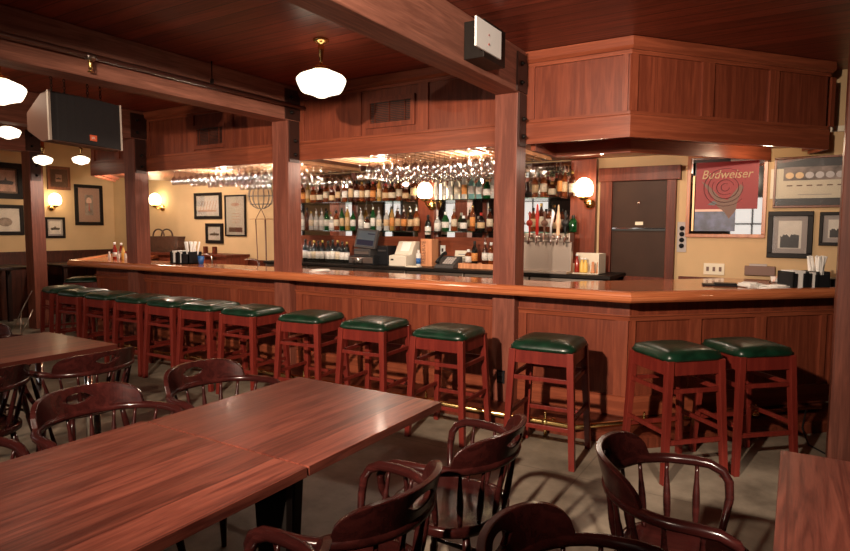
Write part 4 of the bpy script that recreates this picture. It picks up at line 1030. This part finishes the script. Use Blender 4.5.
for px, kind, mat, lab in hs:
    xx = onY(px, 236, ya-.04).x
    f_ = MB()
    f_.lathe([(.026, 0), (.026, .008), (.014, .012), (.014, .04), (0, .04)], M=Matrix.Translation((xx, ya-.02, zc)) @ Matrix.Rotation(PI/2, 4, 'X'), seg=12)
    f_.sphere((xx, ya-.07, zc), .020, seg=10); f_.tube([(xx, ya-.07, zc), (xx, ya-.095, zc-.03), (xx, ya-.10, zc-.075)], [.014, .011, .009], 8)
    fo = f_.build('faucet', 'chrome', t)
    z0 = zc+.02; hd = MB()
    if kind == 'round': hd.lathe([(.008, z0), (.010, z0+.06), (.012, z0+.09), (.010, z0+.20), (.018, z0+.23), (0, z0+.26)], c=(xx, ya-.07, 0), seg=10).lathe([(0, -.012), (.034, -.010), (.036, 0), (.034, .010), (0, .012)], M=Matrix.Translation((xx, ya-.072, z0+.13)) @ Matrix.Rotation(PI/2, 4, 'X'), seg=14)
    elif kind == 'tall': hd.lathe([(.008, z0), (.017, z0+.02), (.017, z0+.15), (.022, z0+.21), (.014, z0+.26), (.009, z0+.32), (0, z0+.33)], c=(xx, ya-.07, 0), seg=10)
    elif kind == 'slim': hd.tube([(xx-.012, ya-.07, z0), (xx-.012, ya-.07, z0+.10), (xx+.004, ya-.07, z0+.17), (xx+.012, ya-.07, z0+.23), (xx, ya-.07, z0+.27)], [.010, .013, .014, .018, .008], 8)
    else: hd.lathe([(.012, z0), (.018, z0+.02), (.018, z0+.10), (.026, z0+.12), (.030, z0+.15), (.020, z0+.18), (.022, z0+.21), (.012, z0+.24), (.008, z0+.31), (0, z0+.32)], c=(xx, ya-.07, 0), seg=10)
    h_ = hd.build('tap_handle', mat, t); h_['label'] = lab
# box with condiments at the end of the counter
x0, x1 = onY(574, 255, 6.35).x, onY(603.5, 255, 6.35).x
t = thing('bottle_bin', 'open white plastic bin of sauce bottles at the right end of the back counter', 'bin', ((x0+x1)/2, 6.35, CZ))
MB().box(x0, x1, 6.42, 6.44, CZ, CZ+.21).box(x0, x1, 6.18, 6.42, CZ, CZ+.006).box(x0, x0+.008, 6.18, 6.42, CZ, CZ+.10).box(x1-.008, x1, 6.18, 6.42, CZ, CZ+.21).build('bin', 'mat_cream', t)
for i, (px, mat, h) in enumerate(((577, 'sauce_red', .20), (582, 'mustard', .16), (585.5, 'mustard', .16))):
    x = onY(px, 262, 6.28).x
    q = thing('sauce_bottle', ['dark red sauce bottle in the white bin', 'left of two mustard-coloured bottles in the white bin', 'right of two mustard-coloured bottles in the white bin'][i], 'bottle', (x, 6.28, CZ+.008), 'sauce bottles in the bin')
    MB().lathe([(.024, CZ+.008), (.026, CZ+.02), (.026, CZ+h*.6), (.012, CZ+h*.8), (.012, CZ+h*.9)], c=(x, 6.28, 0), seg=12).build('body', mat, q)
    MB().lathe([(.014, CZ+h*.9), (.014, CZ+h), (0, CZ+h)], c=(x, 6.28, 0), seg=12).build('cap', 'cap_white', q)
for i, px in enumerate((593, 598.5)):
    x = onY(px, 262, 6.28).x
    q = thing('pepper_mill', ['left small wooden pepper mill in the white bin', 'right small wooden pepper mill in the white bin'][i], 'pepper mill', (x, 6.28, CZ+.008), 'pepper mills in the bin')
    MB().lathe([(.024, CZ+.008), (.022, CZ+.03), (.014, CZ+.06), (.018, CZ+.085), (.012, CZ+.10), (.016, CZ+.115), (0, CZ+.13)], c=(x, 6.28, 0), seg=12).build('body', 'crate_wood', q)

# ------------------------------------------------------------------ left end behind the bar
t = thing('service_cabinet', 'low reddish-brown cabinet against the pale wall under the basket', 'cabinet', (-8.9, 6.4, 0))
xr = onY(232, 255, 6.3).x
MB().box(-9.85, xr, 6.2, 6.62, .02, 1.07).build('body', 'panel_wood', t, bevel=.004); MB().box(-9.87, xr+.02, 6.17, 6.64, 1.07, 1.11).build('top', 'trim_wood', t, bevel=.004)
for px in (207, 216): 
    x = onY(px, 252, 6.5).x; MB().box(x-.03, x+.03, 6.45, 6.5, 1.11, 1.22).build('upright', 'trim_wood', t)
c = onY(166.5, 243, 6.45); zb = 1.111
t = thing('wicker_basket', 'brown wicker basket with two hoop handles on the cabinet top', 'basket', (c.x, 6.45, zb))
bk = MB(); rings = []
for (w_, d_, z) in ((.35, .12, zb), (.385, .13, zb+.09), (.39, .14, zb+.20), (.41, .15, zb+.26)):
    ring = []
    for q in range(24):
        a = 2*PI*q/24; ring.append(bk.bm.verts.new((c.x+w_*math.copysign(abs(math.cos(a))**.6, math.cos(a)), 6.45+d_*math.copysign(abs(math.sin(a))**.6, math.sin(a)), z)))
    rings.append(ring)
for A, B in zip(rings[:-1], rings[1:]):
    for k_ in range(24): bk.bm.faces.new([A[k_], A[(k_+1) % 24], B[(k_+1) % 24], B[k_]])
bk.bm.faces.new(rings[0]); bk.bm.faces.new(rings[-1]); bk.build('basket_body', 'basket_weave', t)
for y in (6.36, 6.52):
    MB().tube([(c.x-.08-.15*math.cos(a), y, zb+.24+.14*math.sin(a)**.8) for a in [PI*q/14 for q in range(15)]], .013, 8).build('handle', 'basket_weave', t)
def gooseneck(x, y, z, h, reach, label):
    t = thing('bar_faucet', label, 'faucet', (x, y, z), 'chrome faucets behind the bar')
    MB().tube([(x, y, z), (x, y, z+h*.8), (x-.03, y, z+h), (x-reach*.5, y, z+h*1.06), (x-reach, y, z+h)], .010, 8).lathe([(.028, z), (.026, z+.02), (.012, z+.03)], c=(x, y, 0), seg=12).build('spout', 'chrome', t)
# under-bar work shelf that carries faucets
t = thing('work_shelf', 'stainless work shelf behind the bar at the left end', 'work shelf', (-6.4, 5.4, 0))
MB().box(-8.0, -4.75, 5.28, 5.70, .93, .96).build('top', 'steel', t); MB().box(-8.0, -4.75, 5.30, 5.66, .05, .93).build('body', 'steel', t)
p = onY(212, 262, 5.5); gooseneck(p.x, 5.5, .96, .19, .22, 'chrome gooseneck faucet behind the blue cup')
p = onY(259, 266, 5.5); gooseneck(p.x, 5.5, .96, .15, .26, 'low chrome faucet in front of the wire stand')
# wire sign: globe of wires on a stand
c = onY(262, 200, 6.4)
t = thing('wire_ornament', 'tall wire ornament with a round cage on thin legs against the pale wall', 'ornament', (c.x, 6.4, 0))
wr = MB(); R_ = .24; cz = onY(262, 196, 6.4).z
for q in range(7):
    a = PI*q/7; wr.tube([(c.x+R_*math.cos(b_)*math.cos(a), 6.38+R_*math.cos(b_)*math.sin(a)*.5, cz+R_*.8*math.sin(b_)) for b_ in [2*PI*s2/20 for s2 in range(20)]], .004, 5, closed=True)
for zz in (-.12, 0, .12):
    rr = math.sqrt(R_*R_-zz*zz); wr.tube([(c.x+rr*math.cos(b_), 6.38+rr*math.sin(b_)*.5, cz+zz) for b_ in [2*PI*s2/20 for s2 in range(20)]], .004, 5, closed=True)
wr.build('cage', 'smoke_wire', t)
MB().tube([(c.x+.22*math.cos(b_), 6.38+.12*math.sin(b_), cz-.34) for b_ in [2*PI*s2/20 for s2 in range(20)]], .006, 5, closed=True).build('hoop', 'copper_wire', t)
MB().tube([(c.x-.14, 6.4, cz-.34), (c.x-.06, 6.4, 0)], .008, 6).tube([(c.x+.0, 6.45, cz-.34), (c.x+.04, 6.45, 0)], .008, 6).tube([(c.x+.12, 6.35, cz-.34), (c.x+.14, 6.35, 0)], .008, 6).tube([(c.x-.14, 6.4, cz-.34), (c.x, 6.38, cz-.19)], .005, 6).tube([(c.x+.12, 6.35, cz-.34), (c.x, 6.38, cz-.19)], .005, 6).build('legs', 'dull_brown', t)

# ------------------------------------------------------------------ things on the bar
BT = 1.067
def caddy(x, y, rz, label, straws, n=9):
    t = thing('napkin_caddy', label, 'caddy', (x, y, BT), 'black napkin caddies on the bar', rz, world=False)
    cb = MB().box(-.13, .13, -.07, .07, 0, .008)
    for x0, x1, y0, y1, h in ((-.13, -.122, -.07, .07, .11), (-.03, -.022, -.07, .07, .11), (.045, .053, -.07, .07, .11), (.122, .13, -.07, .07, .11), (-.13, .13, .062, .07, .11), (-.13, -.10, -.07, -.062, .10), (-.055, .0, -.07, -.062, .10), (.03, .13, -.07, -.062, .09)): cb.box(x0, x1, y0, y1, 0, h)
    cb.build('holder', 'black_plastic', t)
    MB().box(-.118, -.034, -.055, .055, .009, .115).build('napkins', 'white_paper', t); MB().box(-.018, .041, -.055, .055, .009, .105).build('napkins', 'white_paper', t)
    random.seed(4)
    for i in range(n):
        a = random.uniform(-.25, .3); b_ = random.uniform(-.15, .15); x, y = .088+random.uniform(-.022, .022), random.uniform(-.04, .04)
        MB().tube([(x, y, .01), (x+.20*math.sin(a), y+.2*math.sin(b_), .20)], .0075, 6).build('straw', 'white_paper', t)
    return t
p = onZ(815, 281.5, BT); 
tA = caddy(.06, 5.60, math.radians(40), 'black napkin caddy with a fan of white straws at the right end of the bar', True, 26); tA.scale = (1.22, 1.22, 1.3)
pB = Vector((onY(186, 262, 4.98).x, 4.98, 0)); caddy(pB.x, pB.y, 0, 'black napkin caddy with white straws beside the blue cup', True, 12).scale = (1.4,)*3
x = onY(201, 258, 5.0).x
t = thing('blue_cup', 'small blue cup on the bar beside the left napkin caddy', 'cup', (x, 5.0, BT))
MB().lathe([(0, BT), (.030, BT), (.042, BT+.10), (.039, BT+.10), (.028, BT+.01), (0, BT+.01)], c=(x, 5.0, 0), seg=18).build('cup', 'blue_ceramic', t)
# coasters / napkin fan
x = onY(313, 268, 4.8).x
t = thing('paper_plates', 'small heap of white paper coasters on the bar beside the middle post', 'coasters', (x, 4.9, BT))
for i in range(5): MB().lathe([(0, 0), (.08, 0), (.085, .004), (0, .004)], c=(x+.03*(i % 3)-.02, 4.88+.012*i, BT+.0041*i), seg=20).build('coaster', 'white_paper', t)
# condiments at the left end
cond = [(109.5, 'label_white', .11, 'cap_white', 'short white salt shaker leftmost of the condiments at the left end of the bar', .020), (115, 'sauce_red', .24, 'cap_white', 'left of two tall red ketchup bottles at the left end of the bar', .030), (121.5, 'sauce_red', .235, 'cap_white', 'right of two tall red ketchup bottles at the left end of the bar', .030),
        (124.2, 'mustard', .20, 'cap_gold', 'yellow mustard bottle at the left end of the bar', .026), (118.5, 'label_white', .12, 'cap_chrome', 'white shaker between the two ketchup bottles', .020), (126.5, 'label_white', .12, 'cap_red', 'white shaker touching the left-end post of the bar', .018)]
for i, (px, mat, h, cap, lab, r_) in enumerate(cond):
    y = 5.06 if h > .15 else 4.95; x = onY(px, 258, y).x-.0
    if px > 124: x -= .02
    q = thing('condiment_bottle' if h > .15 else 'shaker', lab, 'condiment', (x, y, BT), 'condiments at the left end of the bar')
    MB().lathe([(0, BT), (r_, BT), (r_, BT+h*.55), (r_*.5, BT+h*.78), (r_*.45, BT+h*.88)], c=(x, y, 0), seg=14).build('body', mat, q)
    MB().lathe([(r_*.55, BT+h*.86), (r_*.55, BT+h), (0, BT+h)], c=(x, y, 0), seg=12).build('cap', cap, q)
    if 'ketchup' in lab: MB().lathe([(r_+.001, BT+h*.15), (r_+.001, BT+h*.4)], c=(x, y, 0), seg=14).build('paper_label', 'label_white', q)
# right end: check tray, napkin piles, pink sachets, black folder
M = Matrix.Translation((-.52, 5.55, BT)) @ Matrix.Rotation(math.radians(10), 4, 'Z')
t = thing('check_folder', 'flat black bill folder lying on the bar under the beer mirror', 'folder', (-.52, 5.55, BT)); MB().box(-.14, .12, -.06, .10, 0, .012, M).box(-.05, .12, -.02, .10, .012, .022, M).build('folder', 'black_plastic', t, bevel=.003)
for i, (x, y, lab) in enumerate(((-.30, 5.58, 'left loose heap of white paper napkins beside the bill folder'), (-.11, 5.50, 'right loose heap of white paper napkins nearer the straw caddy'))):
    t = thing('napkin_pile', lab, 'napkins', (x, y, BT), 'napkin heaps on the bar'); random.seed(i)
    for k_ in range(6):
        M = Matrix.Translation((x+random.uniform(-.02, .02), y+random.uniform(-.02, .02), BT+.001+.006*k_)) @ Matrix.Rotation(random.uniform(0, 1.5), 4, 'Z')
        s2 = .095-.008*k_; MB().box(-s2, s2, -s2, s2, 0, .005, M).build('napkin', 'white_paper', t)
t = thing('sachet_bowl', 'small bowl of pink and white sugar sachets behind the napkins', 'bowl', (-.12, 5.80, BT))
MB().lathe([(0, BT), (.05, BT), (.07, BT+.04), (.066, BT+.04), (.045, BT+.006), (0, BT+.006)], c=(-.12, 5.80, 0), seg=18).build('bowl', 'stem_glass', t)
random.seed(9)
for k_ in range(9):
    M = Matrix.Translation((-.12+random.uniform(-.03, .03), 5.80+random.uniform(-.03, .03), BT+.045)) @ Matrix.Rotation(random.uniform(0, 3), 4, 'Z') @ Matrix.Rotation(random.uniform(-.4, .4), 4, 'X')
    MB().box(-.018, .018, -.002, .002, -.03, .035, M).build('sachet', ['lamp_pink', 'white_paper'][k_ % 2], t)
t = thing('black_bin', 'low black tray right of the straw caddy, against the right post', 'tray', (.27, 5.95, BT))
M = Matrix.Translation((.27, 5.93, BT)) @ Matrix.Rotation(math.radians(45), 4, 'Z'); MB().box(-.10, .12, -.07, .07, 0, .075, M).build('tray', 'black_plastic', t, bevel=.004)
# cable at the right of the foot rail
t = tag(MB().tube([(.12, 5.35, .17), (.10, 5.25, .05), (.14, 5.0, .01), (.24, 4.85, .01), (.40, 4.83, .01)], .006, 6).build('power_cable', 'rubber_black', None), 'black cable looping onto the floor under the right end of the foot rail', 'cable')

# ------------------------------------------------------------------ light
def lamp(kind, name, loc, energy, col, size=.15, rot=None, spot=None, sy=None):
    d = bpy.data.lights.new(name, kind); d.energy = energy; d.color = col
    o = bpy.data.objects.new(name, d); COL.objects.link(o); o.location = loc
    if kind in ('POINT', 'SPOT'): d.shadow_soft_size = size
    if kind == 'AREA': d.shape = 'RECTANGLE'; d.size = size; d.size_y = sy or size
    if kind == 'SPOT': d.spot_size = math.radians(spot or 80); d.spot_blend = .5
    if rot is not None:
        o.rotation_euler = (Vector(rot)-Vector(loc)).to_track_quat('-Z', 'Y').to_euler()
    return o
WARM = (1, .80, .58)
lamp('SPOT', 'unseen_spot', (-.95, -1.0, 2.55), 1900, (1, .80, .62), .05, rot=(-2.8, 4.6, 1.35), spot=78).data.spot_blend = .85
lamp('SPOT', 'unseen_spot', (-5.2, -.6, 2.45), 230, (1, .76, .54), .05, rot=(-6.2, 4.2, .8), spot=100)  # added fill for the stools and table on the left
lamp('SPOT', 'unseen_spot', (1.2, -.5, 2.35), 560, (1, .84, .68), .05, rot=(-1.9, 3.2, 2.85), spot=48)  # added to brighten the big beam's right side and the cover plate
lamp('SPOT', 'unseen_spot', (1.3, -.4, 2.60), 1300, (1, .82, .66), .06, rot=(.50, 1.75, .75), spot=27)  # added narrow spot that only lifts the right table
# small lamps under the canopy above the work aisle
for x in (-8.2, -6.4, -5.2, -3.9, -2.7, -1.5): lamp('POINT', 'under_canopy_light', (x, 5.42, 2.21), 105 if x < -7 else 34, (1, .80, .62), .04)
lamp('POINT', 'under_canopy_light', (-.25, 6.1, 2.22), 8, (1, .76, .50), .04)
lamp('SPOT', 'left_wall_spot', (-9.3, 5.3, 2.85), 12, (1, .74, .46), .05, rot=(-10.5, 6.6, 1.2), spot=110)  # bare spot aimed at the far left walls, no fixture
wd = bpy.data.worlds.new('world'); S.world = wd; wd.use_nodes = True
wd.node_tree.nodes['Background'].inputs[0].default_value = (.6, .5, .45, 1); wd.node_tree.nodes['Background'].inputs[1].default_value = .015
S.view_settings.view_transform = 'Standard'; S.view_settings.look = 'None'; S.view_settings.gamma = 1; S.view_settings.exposure = -.22
S.view_settings.use_curve_mapping = False
S.cycles.use_denoising = True; S.cycles.max_bounces = 8; S.cycles.transparent_max_bounces = 24; S.cycles.sample_clamp_indirect = 4
for o in bpy.data.objects:
    if o.get('label') is None and o.name in ('bar_stool', 'captains_chair'): pass
